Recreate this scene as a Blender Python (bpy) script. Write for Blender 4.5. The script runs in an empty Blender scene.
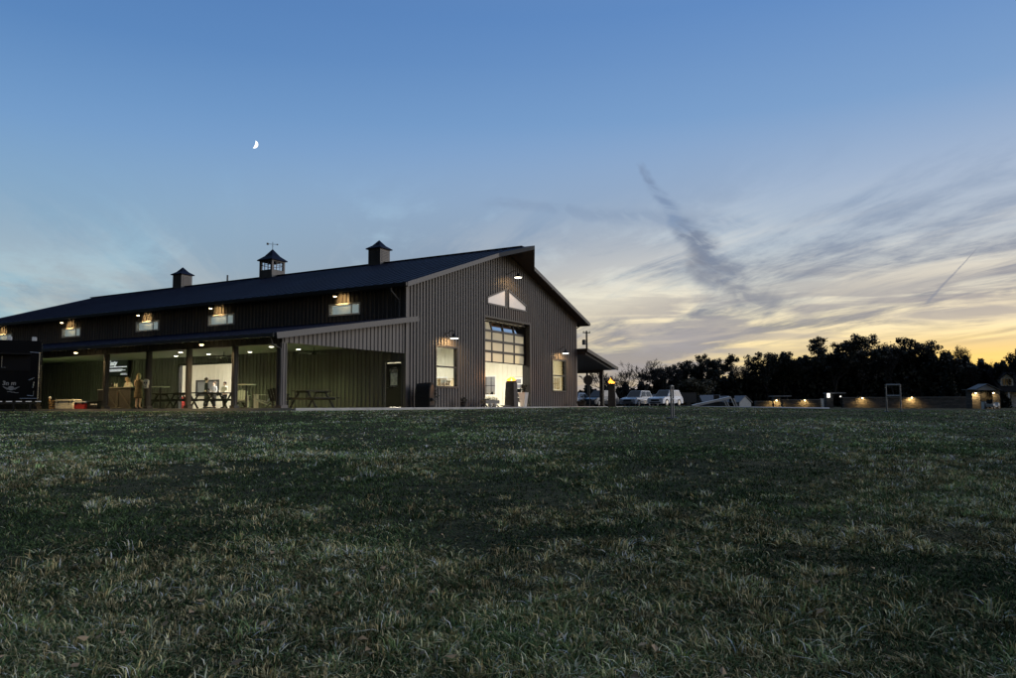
import bpy, bmesh, math, random
import numpy as np
from mathutils import Vector, Matrix
PI = math.pi
rnd = random.Random(7)
SC = bpy.context.scene
COL = SC.collection

# ------------------------------------------------------------------ camera model
F_PX, CX, CY = 790.0, 508.0, 339.0
PITCH, ROLL, CZ = math.radians(4.88), math.radians(0.28), 1.2

def ray(x, y):
    a, b = (x - CX) / F_PX, -(y - CY) / F_PX
    c, s = math.cos(-ROLL), math.sin(-ROLL)
    a, b = c * a - s * b, s * a + c * b
    cp, sp = math.cos(PITCH), math.sin(PITCH)
    return (a, cp - sp * b, sp + cp * b)

def at(x, y, Y):
    """world point seen at photo pixel (x, y) at distance Y"""
    r = ray(x, y); k = Y / r[1]
    return Vector((r[0] * k, Y, CZ + r[2] * k))

# barn frame: u along the gable, t along the long side, h above the slab
ANG = math.radians(60.25)
GX, GY = math.cos(ANG), math.sin(ANG)
OX, OY, ZS = -5.07, 39.0, 1.18

def W(u, t, h=0.0):
    return Vector((OX + u * GX - t * GY, OY + u * GY + t * GX, ZS + h))

def to_local(x, y):
    dx, dy = x - OX, y - OY
    return dx * GX + dy * GY, -dx * GY + dy * GX

def onT(x, y, t):
    r = ray(x, y); n = (-GY, GX)
    k = (t + OX * n[0] + OY * n[1]) / (r[0] * n[0] + r[1] * n[1])
    u, _ = to_local(r[0] * k, r[1] * k)
    return u, CZ + r[2] * k - ZS

def onU(x, y, u):
    r = ray(x, y); n = (GX, GY)
    k = (u + OX * n[0] + OY * n[1]) / (r[0] * n[0] + r[1] * n[1])
    _, t = to_local(r[0] * k, r[1] * k)
    return t, CZ + r[2] * k - ZS

# ------------------------------------------------------------------ terrain
def sstep(a, b, x):
    t = np.clip((x - a) / (b - a), 0, 1)
    return t * t * (3 - 2 * t)

def gz(x, y):
    x = np.asarray(x, dtype=float); y = np.asarray(y, dtype=float)
    near = 1.12 - 0.03 * (36.5 - y)
    ratio = x / np.maximum(y, 5.0)
    far = np.interp(ratio, [-0.8, 0.13, 0.2, 0.5, 0.9], [1.12, 1.12, 1.165, 0.74, 0.5])
    z = near + (far - near) * sstep(27, 44, y)
    u = (x - OX) * GX + (y - OY) * GY
    t = -(x - OX) * GY + (y - OY) * GX
    du = np.maximum(np.maximum(-8.9 - u, u - 25.8), 0)
    dt = np.maximum(np.maximum(-1.4 - t, t - 42), 0)
    d = np.hypot(du, dt)
    z = z + (1.06 - z) * (1 - sstep(0.6, 7.0, d))
    return z

def g1(x, y):
    return float(gz(x, y))

# ------------------------------------------------------------------ materials
MATS = {}
def mat(name, col, rough=0.6, metal=0.0, var=0.12, scale=3.0, bump=0.0, bscale=20.0, emit=None, estr=0.0, spec=None):
    if name in MATS: return MATS[name]
    m = bpy.data.materials.new(name); m.use_nodes = True
    nt = m.node_tree; b = nt.nodes['Principled BSDF']
    b.inputs['Roughness'].default_value = rough; b.inputs['Metallic'].default_value = metal
    if spec is not None: b.inputs['Specular IOR Level'].default_value = spec
    tc = nt.nodes.new('ShaderNodeTexCoord')
    nz = nt.nodes.new('ShaderNodeTexNoise'); nz.inputs['Scale'].default_value = scale; nz.inputs['Detail'].default_value = 5
    nt.links.new(tc.outputs['Object'], nz.inputs['Vector'])
    cr = nt.nodes.new('ShaderNodeValToRGB')
    cr.color_ramp.elements[0].position = 0.3; cr.color_ramp.elements[1].position = 0.7
    cr.color_ramp.elements[0].color = [c * (1 - var) for c in col[:3]] + [1]
    cr.color_ramp.elements[1].color = [min(1, c * (1 + var)) for c in col[:3]] + [1]
    nt.links.new(nz.outputs['Fac'], cr.inputs['Fac']); nt.links.new(cr.outputs['Color'], b.inputs['Base Color'])
    if bump > 0:
        n2 = nt.nodes.new('ShaderNodeTexNoise'); n2.inputs['Scale'].default_value = bscale
        nt.links.new(tc.outputs['Object'], n2.inputs['Vector'])
        bp = nt.nodes.new('ShaderNodeBump'); bp.inputs['Strength'].default_value = bump; bp.inputs['Distance'].default_value = 0.02
        nt.links.new(n2.outputs['Fac'], bp.inputs['Height']); nt.links.new(bp.outputs['Normal'], b.inputs['Normal'])
    if emit:
        b.inputs['Emission Color'].default_value = (*emit, 1); b.inputs['Emission Strength'].default_value = estr
    MATS[name] = m
    return m

def glass_mat(name, tint=(0.9, 0.93, 0.95), refl=0.1, frost=None):
    m = bpy.data.materials.new(name); m.use_nodes = True; nt = m.node_tree
    for n in list(nt.nodes): nt.nodes.remove(n)
    out = nt.nodes.new('ShaderNodeOutputMaterial'); mx = nt.nodes.new('ShaderNodeMixShader')
    gl = nt.nodes.new('ShaderNodeBsdfGlossy'); gl.inputs['Roughness'].default_value = 0.03
    lw = nt.nodes.new('ShaderNodeLayerWeight'); lw.inputs['Blend'].default_value = refl
    nt.links.new(lw.outputs['Fresnel'], mx.inputs[0])
    if frost:
        tr = nt.nodes.new('ShaderNodeBsdfTranslucent'); tr.inputs['Color'].default_value = (*frost, 1)
        df = nt.nodes.new('ShaderNodeBsdfDiffuse'); df.inputs['Color'].default_value = (*frost, 1)
        m2 = nt.nodes.new('ShaderNodeMixShader'); m2.inputs[0].default_value = 0.4
        nt.links.new(tr.outputs[0], m2.inputs[1]); nt.links.new(df.outputs[0], m2.inputs[2]); src = m2
    else:
        src = nt.nodes.new('ShaderNodeBsdfTransparent'); src.inputs['Color'].default_value = (*tint, 1)
    nt.links.new(src.outputs[0], mx.inputs[1]); nt.links.new(gl.outputs[0], mx.inputs[2]); nt.links.new(mx.outputs[0], out.inputs[0])
    MATS[name] = m
    return m

def emat(name, col, s):
    m = bpy.data.materials.new(name); m.use_nodes = True; nt = m.node_tree
    for n in list(nt.nodes): nt.nodes.remove(n)
    out = nt.nodes.new('ShaderNodeOutputMaterial'); e = nt.nodes.new('ShaderNodeEmission')
    e.inputs[0].default_value = (*col, 1); e.inputs[1].default_value = s
    nt.links.new(e.outputs[0], out.inputs[0]); MATS[name] = m
    return m

def stretch(m, f):
    nt = m.node_tree; n = [q for q in nt.nodes if q.type == 'TEX_NOISE'][0]; mp = nt.nodes.new('ShaderNodeMapping'); mp.inputs['Scale'].default_value = f
    l = n.inputs['Vector'].links[0]; src = l.from_socket; nt.links.new(src, mp.inputs[0]); nt.links.new(mp.outputs[0], n.inputs['Vector'])
SIDING = mat('bronze_siding', (0.118, 0.109, 0.105), 0.5, 0.0, 0.22, 1.0)
stretch(SIDING, (3.0, 3.0, 0.22))
ROOFM = mat('navy_roof_metal', (0.004, 0.009, 0.030), 0.6, 0.0, 0.2, 0.4, spec=0.10)
TRIM = mat('trim_metal', (0.072, 0.072, 0.077), 0.45, 0, 0.08)
DARK = mat('black_metal', (0.012, 0.012, 0.013), 0.45, 0, 0.2)
SOFFIT = mat('dark_soffit', (0.025, 0.024, 0.024), 0.7, 0, 0.1)
CEIL = mat('porch_ceiling_panel', (0.16, 0.17, 0.12), 0.6, 0, 0.1)
WHITEL = mat('cream_liner_panel', (0.78, 0.75, 0.64), 0.6, 0, 0.03)
CONC = mat('concrete', (0.50, 0.49, 0.46), 0.85, 0, 0.15, 2.0, 0.3, 30)
WOODD = mat('dark_wood', (0.013, 0.012, 0.010), 0.7, 0, 0.3, 6)
GREYC = mat('grey_cushion', (0.34, 0.36, 0.33), 0.8, 0, 0.1)
WHITEP = mat('white_paint', (0.78, 0.78, 0.76), 0.5, 0, 0.05)
LAMPG = emat('lamp_glow_warm', (1.0, 0.72, 0.34), 22)
LAMPC = emat('lamp_glow_cream', (1.0, 0.93, 0.70), 9)
GLASS = glass_mat('clear_glass')
DGLASS = glass_mat('dim_glass', (0.55, 0.58, 0.6), 0.22)
FROST = mat('frosted_glow_pane', (.55, .5, .47), .35, 0, .06, 1.5, emit=(1.0, .91, .83), estr=.26)  # emission put into the pane in place of light from the loft

# ------------------------------------------------------------------ mesh builder
class MB:
    def __init__(s): s.v = []; s.f = []
    def add(s, vs, fs):
        o = len(s.v); s.v += [tuple(v) for v in vs]; s.f += [tuple(i + o for i in f) for f in fs]; return s
    def box(s, c, d, rz=0.0, M=None):
        hx, hy, hz = d[0] / 2, d[1] / 2, d[2] / 2
        R = M if M is not None else Matrix.Rotation(rz, 3, 'Z')
        vs = [Vector(c) + R @ Vector((sx * hx, sy * hy, sz * hz)) for sx in (-1, 1) for sy in (-1, 1) for sz in (-1, 1)]
        return s.add(vs, [(0, 1, 3, 2), (4, 6, 7, 5), (0, 4, 5, 1), (2, 3, 7, 6), (0, 2, 6, 4), (1, 5, 7, 3)])
    def b2(s, lo, hi):
        return s.box([(a + b) / 2 for a, b in zip(lo, hi)], [abs(b - a) for a, b in zip(lo, hi)])
    def bar(s, p, q, w, h=None):
        p, q = Vector(p), Vector(q); d = q - p; h = h or w
        M = d.to_track_quat('X', 'Z').to_matrix()
        return s.box((p + q) / 2, (d.length, w, h), M=M)
    def tube(s, pts, r, n=8, cap=True):
        pts = [Vector(p) for p in pts]; rs = r if isinstance(r, (list, tuple)) else [r] * len(pts)
        vs = []; fs = []
        for i, p in enumerate(pts):
            d = (pts[min(i + 1, len(pts) - 1)] - pts[max(i - 1, 0)])
            if d.length < 1e-9: d = Vector((0, 0, 1))
            q = d.to_track_quat('Z', 'Y')
            for k in range(n):
                a = 2 * PI * k / n
                vs.append(p + q @ Vector((math.cos(a) * rs[i], math.sin(a) * rs[i], 0)))
        for i in range(len(pts) - 1):
            for k in range(n):
                a, b = i * n + k, i * n + (k + 1) % n
                fs.append((a, b, b + n, a + n))
        if cap:
            fs.append(tuple(range(n - 1, -1, -1))); fs.append(tuple(range((len(pts) - 1) * n, len(pts) * n)))
        return s.add(vs, fs)
    def lathe(s, prof, c=(0, 0, 0), n=16, sx=1.0, sy=1.0):
        vs = []; fs = []; m = len(prof)
        for (r, z) in prof:
            for k in range(n):
                a = 2 * PI * k / n
                vs.append((c[0] + math.cos(a) * r * sx, c[1] + math.sin(a) * r * sy, c[2] + z))
        for i in range(m - 1):
            for k in range(n):
                a, b = i * n + k, i * n + (k + 1) % n
                fs.append((a, b, b + n, a + n))
        if prof[0][0] > 1e-4: fs.append(tuple(range(n - 1, -1, -1)))
        if prof[-1][0] > 1e-4: fs.append(tuple(range((m - 1) * n, m * n)))
        return s.add(vs, fs)
    def prism(s, poly, f0, f1):
        """poly of 2-D points; f0/f1 map each to 3-D for the two caps"""
        n = len(poly); vs = [f0(*p) for p in poly] + [f1(*p) for p in poly]
        fs = [tuple(range(n - 1, -1, -1)), tuple(range(n, 2 * n))] + [(i, (i + 1) % n, n + (i + 1) % n, n + i) for i in range(n)]
        return s.add(vs, fs)
    def ball(s, c, r, n=10, sz=(1, 1, 1)):
        prof = [(r * math.sin(PI * i / n) + (1e-5 if i in (0, n) else 0), -r * math.cos(PI * i / n) * sz[2]) for i in range(n + 1)]
        return s.lathe(prof, c, n + 4, sz[0], sz[1])
    def build(s, name, m, parent=None, smooth=False, bevel=0.0):
        me = bpy.data.meshes.new(name); me.from_pydata(s.v, [], s.f); me.update()
        bm = bmesh.new(); bm.from_mesh(me); bmesh.ops.recalc_face_normals(bm, faces=bm.faces)
        if bevel > 0:
            bmesh.ops.bevel(bm, geom=[e for e in bm.edges if e.is_manifold], offset=bevel, segments=2, affect='EDGES', clamp_overlap=True)
        bm.to_mesh(me); bm.free()
        if smooth:
            me.polygons.foreach_set('use_smooth', [True] * len(me.polygons))
        o = bpy.data.objects.new(name, me); COL.objects.link(o)
        me.materials.append(m)
        if parent: o.parent = parent
        return o

def tag(o, label=None, cat=None, group=None, kind=None):
    if label: o['label'] = label
    if cat: o['category'] = cat
    if group: o['group'] = group
    if kind: o['kind'] = kind
    return o

def thing(name, label, cat, loc=(0, 0, 0), rz=0.0, group=None):
    o = bpy.data.objects.new(name, None); COL.objects.link(o)
    o.location = loc; o.rotation_euler = (0, 0, rz); o.empty_display_size = 0.2
    return tag(o, label, cat, group)

def dup(root, loc, rz, label, scale=None, name=None):
    """copy a thing, its parts and sub-parts, sharing mesh data"""
    r = root.copy(); COL.objects.link(r); r.location = loc; r.rotation_euler = (0, 0, rz); r['label'] = label
    if scale: r.scale = scale
    for ch in list(root.children):
        c = ch.copy(); COL.objects.link(c); c.parent = r
        for g in list(ch.children):
            d = g.copy(); COL.objects.link(d); d.parent = c
    return r

def text_mesh(name, body, size, m, parent, M, extrude=0.004, shear=0.0, bold=0.0):
    cu = bpy.data.curves.new(name, 'FONT'); cu.body = body; cu.size = size; cu.extrude = extrude; cu.shear = shear; cu.offset = bold
    to = bpy.data.objects.new('tmp_text', cu); COL.objects.link(to)
    dg = bpy.context.evaluated_depsgraph_get(); dg.update()
    me = bpy.data.meshes.new_from_object(to.evaluated_get(dg))
    bpy.data.objects.remove(to); bpy.data.curves.remove(cu)
    me.transform(M); me.materials.clear(); me.materials.append(m); me.name = name
    o = bpy.data.objects.new(name, me); COL.objects.link(o); o.parent = parent
    return o

def light(name, typ, loc, power, col, parent, radius=0.05, spot=None, blend=0.5, aim=None, size=None):
    l = bpy.data.lights.new(name, typ); l.energy = power; l.color = col
    if typ in ('POINT', 'SPOT'): l.shadow_soft_size = radius
    if typ == 'SPOT': l.spot_size = spot; l.spot_blend = blend
    if typ == 'AREA' and size: l.shape = 'RECTANGLE'; l.size, l.size_y = size
    o = bpy.data.objects.new(name, l); COL.objects.link(o); o.location = loc
    if aim is not None: o.rotation_euler = Vector(aim).to_track_quat('-Z', 'Y').to_euler()
    if parent: o.parent = parent
    return o

# ------------------------------------------------------------------ camera
cam_d = bpy.data.cameras.new('camera'); cam = bpy.data.objects.new('camera', cam_d); COL.objects.link(cam)
cam_d.sensor_width = 36; cam_d.lens = F_PX / 1016 * 36; cam_d.clip_start = 0.1; cam_d.clip_end = 8000
cam.matrix_world = Matrix.Translation((0, 0, CZ)) @ Matrix.Rotation(PI / 2 + PITCH, 4, 'X') @ Matrix.Rotation(-ROLL, 4, 'Z')
SC.camera = cam
SC.view_settings.view_transform = 'Standard'; SC.view_settings.look = 'None'
SC.view_settings.exposure = 0; SC.view_settings.gamma = 1
SC.render.engine = 'CYCLES'
SC.cycles.use_denoising = True; SC.cycles.max_bounces = 7; SC.cycles.transparent_max_bounces = 12
SC.cycles.sample_clamp_indirect = 4; SC.cycles.caustics_reflective = False; SC.cycles.caustics_refractive = False

# ------------------------------------------------------------------ sky
def build_world():
    w = bpy.data.worlds.new('World'); SC.world = w; w.use_nodes = True; nt = w.node_tree
    for n in list(nt.nodes): nt.nodes.remove(n)
    L = nt.links.new
    def val(x):
        return x
    def math_(op, a, b=None, c=None, clamp=False):
        n = nt.nodes.new('ShaderNodeMath'); n.operation = op; n.use_clamp = clamp
        for i, x in enumerate((a, b, c)):
            if x is None: continue
            if isinstance(x, (int, float)): n.inputs[i].default_value = x
            else: L(x, n.inputs[i])
        return n.outputs[0]
    def smap(x, a, b, c=0.0, d=1.0):
        n = nt.nodes.new('ShaderNodeMapRange'); n.interpolation_type = 'SMOOTHSTEP'
        L(x, n.inputs['Value'])
        for k, v in zip(('From Min', 'From Max', 'To Min', 'To Max'), (a, b, c, d)): n.inputs[k].default_value = v
        return n.outputs[0]
    def ramp(x, pts):
        n = nt.nodes.new('ShaderNodeValToRGB'); L(x, n.inputs[0]); cr = n.color_ramp
        while len(cr.elements) < len(pts): cr.elements.new(0.5)
        for e, (p, c) in zip(cr.elements, pts): e.position = p; e.color = (*c, 1)
        return n.outputs[0]
    def mix(f, a, b, typ='MIX'):
        n = nt.nodes.new('ShaderNodeMix'); n.data_type = 'RGBA'; n.blend_type = typ
        for i, x in ((0, f), (6, a), (7, b)):
            if isinstance(x, (int, float)): n.inputs[i].default_value = x
            elif isinstance(x, tuple): n.inputs[i].default_value = (*x, 1)
            else: L(x, n.inputs[i])
        return n.outputs[2]
    def noise(vec, scale, detail=5, rough=0.55, dist=0.0):
        n = nt.nodes.new('ShaderNodeTexNoise'); n.inputs['Scale'].default_value = scale; n.inputs['Detail'].default_value = detail
        n.inputs['Roughness'].default_value = rough; n.inputs['Distortion'].default_value = dist; L(vec, n.inputs['Vector'])
        return n.outputs['Fac']
    def comb(x, y, z=0.0):
        n = nt.nodes.new('ShaderNodeCombineXYZ')
        for i, q in enumerate((x, y, z)):
            if isinstance(q, (int, float)): n.inputs[i].default_value = q
            else: L(q, n.inputs[i])
        return n.outputs[0]
    tc = nt.nodes.new('ShaderNodeTexCoord'); nv = nt.nodes.new('ShaderNodeVectorMath'); nv.operation = 'NORMALIZE'
    L(tc.outputs['Generated'], nv.inputs[0]); sx = nt.nodes.new('ShaderNodeSeparateXYZ'); L(nv.outputs[0], sx.inputs[0])
    X, Y, Z = sx.outputs
    el = math_('MULTIPLY', math_('ARCSINE', Z), 180 / PI)
    az = math_('MULTIPLY', math_('ARCTAN2', X, Y), 180 / PI)
    elp = math_('DIVIDE', math_('MAXIMUM', el, 0.0), 60.0)
    GLOW = 47.0
    d0 = math_('ABSOLUTE', math_('SUBTRACT', az, GLOW))
    dif = math_('MINIMUM', d0, math_('SUBTRACT', 360.0, d0))
    e = lambda a: a / 60.0
    far = ramp(elp, [(0, (.40, .53, .56)), (e(4), (.355, .535, .60)), (e(8), (.315, .495, .60)), (e(12), (.265, .44, .595)), (e(18), (.17, .33, .585)),
                     (e(24), (.10, .235, .50)), (e(28), (.085, .205, .46)), (e(45), (.13, .23, .42)), (1, (.22, .29, .42))])
    sun = ramp(elp, [(0, (1.0, .60, .12)), (e(2), (1.12, .80, .19)), (e(4), (1.05, .83, .38)), (e(7), (.74, .68, .55)), (e(11), (.47, .53, .60)),
                     (e(15), (.36, .46, .62)), (e(20), (.20, .35, .60)), (e(27), (.12, .26, .55)), (e(45), (.16, .26, .46)), (1, (.24, .31, .44))])
    warm = smap(dif, 88, 12)
    base = mix(warm, far, sun)
    # cloud deck seen in perspective, streets running toward azimuth -12 degrees
    zz = math_('ADD', math_('MAXIMUM', Z, 0.0), 0.07)
    px_, py_ = math_('DIVIDE', X, zz), math_('DIVIDE', Y, zz)
    th = math.radians(-14); cs, sn = math.cos(th), math.sin(th)
    along = math_('ADD', math_('MULTIPLY', px_, sn), math_('MULTIPLY', py_, cs))
    across = math_('SUBTRACT', math_('MULTIPLY', px_, cs), math_('MULTIPLY', py_, sn))
    v1 = comb(math_('MULTIPLY', across, 1.0), math_('MULTIPLY', along, 0.50), 1.7)
    v2 = comb(math_('MULTIPLY', across, 1.0), math_('MULTIPLY', along, 0.42), 5.3)
    n1 = noise(v1, 0.75, 10, 0.64, 0.5)
    n2 = noise(v2, 2.1, 9, 0.65, 0.8)
    nn = math_('ADD', math_('MULTIPLY', n1, 0.68), math_('MULTIPLY', n2, 0.32))
    lowm = smap(el, 20.5, 8.0)
    azm = smap(az, -30, 12, 0.38, 1.0)
    dens = math_('MULTIPLY', math_('MULTIPLY', smap(nn, 0.42, 0.54), lowm), azm)
    tear = math_('SUBTRACT', 1.0, math_('MULTIPLY', smap(el, 6.5, 2.2), smap(az, 14, 20, 0.0, 0.8)))
    dens = math_('MULTIPLY', dens, tear)
    cgrey = ramp(elp, [(0, (.36, .27, .17)), (e(2.5), (.34, .29, .25)), (e(5), (.205, .215, .255)), (e(9), (.195, .235, .325)), (e(14), (.205, .295, .45)), (e(20), (.19, .31, .53))])
    c1 = mix(math_('MULTIPLY', dens, 0.92), base, cgrey)
    # pale lit veil between the dark bands
    n3 = noise(comb(math_('MULTIPLY', across, 1.0), math_('MULTIPLY', along, 0.32), 9.1), 1.15, 9, 0.64, 0.6)
    veil = math_('MULTIPLY', math_('MULTIPLY', smap(n3, 0.45, 0.60), smap(el, 17, 5)), smap(az, -16, 20, 0.18, 0.95))
    vcol = ramp(elp, [(0, (1.0, .68, .22)), (e(3), (1.05, .80, .36)), (e(6), (1.05, .90, .60)), (e(10), (.85, .82, .73)), (e(16), (.40, .49, .62))])
    c2 = mix(veil, c1, vcol)
    # horizon slate bank with thin warm tears
    bank = math_('MULTIPLY', smap(noise(comb(math_('MULTIPLY', az, 0.045), math_('MULTIPLY', el, 0.42), 3.1), 1.6, 6, 0.55, 0.7), 0.42, 0.58),
                 math_('MULTIPLY', smap(el, 10.5, 6.0), smap(el, 1.5, 3.2)))
    bank = math_('MULTIPLY', math_('MULTIPLY', bank, smap(az, 2, 14, 0.25, 0.80)), tear)
    c3 = mix(bank, c2, (.32, .31, .34))
    # grey lilac bank low over the cars
    gb = math_('MULTIPLY', math_('MULTIPLY', smap(az, 17.5, 12.0), smap(az, -6, 3)), smap(el, 7.0, 3.5))
    gbn = smap(noise(comb(math_('MULTIPLY', az, 0.10), math_('MULTIPLY', el, 0.5), 6.6), 1.3, 5, 0.55, 0.5), 0.36, 0.56, 0.95, 0.45)
    c3 = mix(math_('MULTIPLY', gb, gbn), c3, (.385, .365, .385))
    gl = math_('MULTIPLY', math_('MULTIPLY', smap(el, 5.2, 2.4), smap(az, 17, 29)), math_('ADD', 0.45, math_('MULTIPLY', n3, 0.6)))
    c3 = mix(math_('MULTIPLY', gl, 0.9, clamp=True), c3, (1.08, .69, .17))
    # trails: distance to a segment in (azimuth, elevation)
    def trail(a0, e0, a1, e1, w0, w1, seed, amt, col, cin, nsc=0.8, lo=0.34, hi=0.6):
        dx, dy = a1 - a0, e1 - e0; ln = math.hypot(dx, dy); ux, uy = dx / ln, dy / ln
        A, E = math_('SUBTRACT', az, a0), math_('SUBTRACT', el, e0)
        s = math_('DIVIDE', math_('ADD', math_('MULTIPLY', A, ux), math_('MULTIPLY', E, uy)), ln)
        p = math_('SUBTRACT', math_('MULTIPLY', A, uy), math_('MULTIPLY', E, ux))
        wob = noise(comb(math_('MULTIPLY', s, 3.5), seed), 1.0, 5)
        p = math_('ADD', p, math_('MULTIPLY', math_('SUBTRACT', wob, 0.5), (w0 + w1) * 0.9))
        wd = math_('ADD', w0, math_('MULTIPLY', s, w1 - w0))
        q = math_('DIVIDE', math_('ABSOLUTE', p), math_('MAXIMUM', wd, 0.01))
        m = math_('MULTIPLY', smap(q, 1.0, 0.15), math_('MULTIPLY', smap(s, -0.03, 0.10), smap(s, 1.04, 0.93)))
        sh = math_('ADD', el, math_('MULTIPLY', az, 0.35))
        nzz = smap(noise(comb(math_('MULTIPLY', az, 0.55), math_('MULTIPLY', sh, 1.5), seed), nsc, 6, 0.55, 0.8), lo, hi, 0.25, 1.0)
        return mix(math_('MULTIPLY', math_('MULTIPLY', m, nzz), amt), cin, col)
    c4 = trail(9.6, 17.2, 13.0, 12.0, 0.35, 1.05, 1.3, 0.85, (.20, .28, .43), c3)
    c4 = trail(12.4, 13.2, 15.6, 8.4, 1.0, 2.3, 4.2, 0.95, (.19, .235, .33), c4)
    c4 = trail(-2.0, 14.8, 17.5, 12.4, 0.5, 1.0, 8.2, 0.42, (.22, .305, .45), c4)
    c4 = trail(12.8, 10.6, 19.0, 6.6, 1.2, 1.6, 3.7, 0.7, (.22, .24, .30), c4)
    c4 = trail(28.0, 6.4, 31.1, 9.7, 0.16, 0.03, 2.2, 0.75, (.25, .27, .33), c4, 2.5, 0.2, 0.5)
    # a little of the physical sky over everything
    sky = nt.nodes.new('ShaderNodeTexSky'); sky.sky_type = 'NISHITA'; sky.sun_disc = False
    sky.sun_elevation = math.radians(3.0); sky.sun_rotation = math.radians(GLOW); sky.air_density = 1.0; sky.dust_density = 1.0
    c5 = mix(1.0, c4, mix(1.0, sky.outputs[0], (0.004, 0.004, 0.004), 'MULTIPLY'), 'ADD')
    # night side of the sky is dim
    back = smap(dif, 82, 142, 1.0, 0.05)
    c6 = mix(1.0, c5, comb(back, back, back), 'MULTIPLY')
    below = smap(el, -1.0, -4.0)
    c7 = mix(below, c6, (0.01, 0.012, 0.01))
    bg = nt.nodes.new('ShaderNodeBackground'); L(c7, bg.inputs[0]); bg.inputs[1].default_value = 1.0
    out = nt.nodes.new('ShaderNodeOutputWorld'); L(bg.outputs[0], out.inputs[0])
    w.cycles.sampling_method = 'MANUAL'; w.cycles.sample_map_resolution = 1024
build_world()

sun_d = bpy.data.lights.new('sun', 'SUN'); sun_d.energy = 1.0; sun_d.angle = math.radians(40); sun_d.color = (1.0, 0.92, 0.86)
sun_o = bpy.data.objects.new('sun', sun_d); COL.objects.link(sun_o)
sa, se = math.radians(82), math.radians(14)
sun_o.rotation_euler = (-Vector((math.sin(sa) * math.cos(se), math.cos(sa) * math.cos(se), math.sin(se)))).to_track_quat('-Z', 'Y').to_euler()

# moon: a lit crescent far off
def build_moon():
    a, e, D, R = math.radians(-18.18), math.radians(17.95), 3000.0, 14.0
    c = Vector((math.sin(a) * math.cos(e), math.cos(a) * math.cos(e), math.sin(e))) * D
    n = 20; pts = []
    for i in range(n + 1):
        th = -PI / 2 + PI * i / n; pts.append((R * math.cos(th), R * math.sin(th)))
    for i in range(n - 1, 0, -1):
        th = -PI / 2 + PI * i / n; pts.append((R * 0.22 * math.cos(th), R * math.sin(th)))
    m = MB().prism(pts, lambda x, y: (x, y, -3), lambda x, y: (x, y, 3))
    o = m.build('moon', emat('moonlight', (1.0, 0.98, 0.92), 1.6))
    right = Vector((math.cos(a), -math.sin(a), 0)); fwd = -c.normalized(); up = fwd.cross(right).normalized()
    tilt = math.radians(-17)
    r2 = right * math.cos(tilt) + up * math.sin(tilt); u2 = -right * math.sin(tilt) + up * math.cos(tilt)
    M = Matrix((r2, u2, fwd)).transposed().to_4x4(); M.translation = c
    o.matrix_world = M
    tag(o, 'small bright crescent moon in the blue sky above the barn roof', 'moon', kind='structure')
build_moon()

# ------------------------------------------------------------------ ground
def ground_material():
    m = bpy.data.materials.new('field_soil'); m.use_nodes = True; nt = m.node_tree; b = nt.nodes['Principled BSDF']
    b.inputs['Roughness'].default_value = 0.95; b.inputs['Specular IOR Level'].default_value = 0.1
    tc = nt.nodes.new('ShaderNodeTexCoord')
    n1 = nt.nodes.new('ShaderNodeTexNoise'); n1.inputs['Scale'].default_value = 0.35; n1.inputs['Detail'].default_value = 8; n1.inputs['Roughness'].default_value = 0.7
    n2 = nt.nodes.new('ShaderNodeTexNoise'); n2.inputs['Scale'].default_value = 9.0; n2.inputs['Detail'].default_value = 6
    nt.links.new(tc.outputs['Object'], n1.inputs['Vector']); nt.links.new(tc.outputs['Object'], n2.inputs['Vector'])
    r1 = nt.nodes.new('ShaderNodeValToRGB'); e = r1.color_ramp.elements
    e[0].position, e[0].color = 0.34, (.026, .034, .014, 1); e[1].position, e[1].color = 0.68, (.110, .100, .050, 1)
    r2 = nt.nodes.new('ShaderNodeValToRGB'); e = r2.color_ramp.elements
    e[0].position, e[0].color = 0.3, (.45, .45, .45, 1); e[1].position, e[1].color = 0.7, (1.3, 1.3, 1.3, 1)
    mx = nt.nodes.new('ShaderNodeMix'); mx.data_type = 'RGBA'; mx.blend_type = 'MULTIPLY'; mx.inputs[0].default_value = 1
    nt.links.new(n1.outputs['Fac'], r1.inputs[0]); nt.links.new(n2.outputs['Fac'], r2.inputs[0])
    nt.links.new(r1.outputs[0], mx.inputs[6]); nt.links.new(r2.outputs[0], mx.inputs[7]); nt.links.new(mx.outputs[2], b.inputs['Base Color'])
    bp = nt.nodes.new('ShaderNodeBump'); bp.inputs['Strength'].default_value = 0.8; bp.inputs['Distance'].default_value = 0.05
    nt.links.new(n2.outputs['Fac'], bp.inputs['Height']); nt.links.new(bp.outputs[0], b.inputs['Normal'])
    return m

def grid_mesh(name, xs, ys, zf, m, fan=False):
    Xg, Yg = np.meshgrid(xs, ys)
    if fan: Xg = Xg * Yg
    Z = zf(Xg, Yg)
    co = np.stack([Xg, Yg, Z], -1).reshape(-1, 3); nx, ny = len(xs), len(ys)
    i = np.arange(nx * ny).reshape(ny, nx)
    q = np.stack([i[:-1, :-1], i[:-1, 1:], i[1:, 1:], i[1:, :-1]], -1).reshape(-1, 4)
    me = bpy.data.meshes.new(name); me.from_pydata(co.tolist(), [], q.tolist()); me.update()
    me.polygons.foreach_set('use_smooth', [True] * len(me.polygons))
    me.materials.append(m); o = bpy.data.objects.new(name, me); COL.objects.link(o)
    return o

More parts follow.
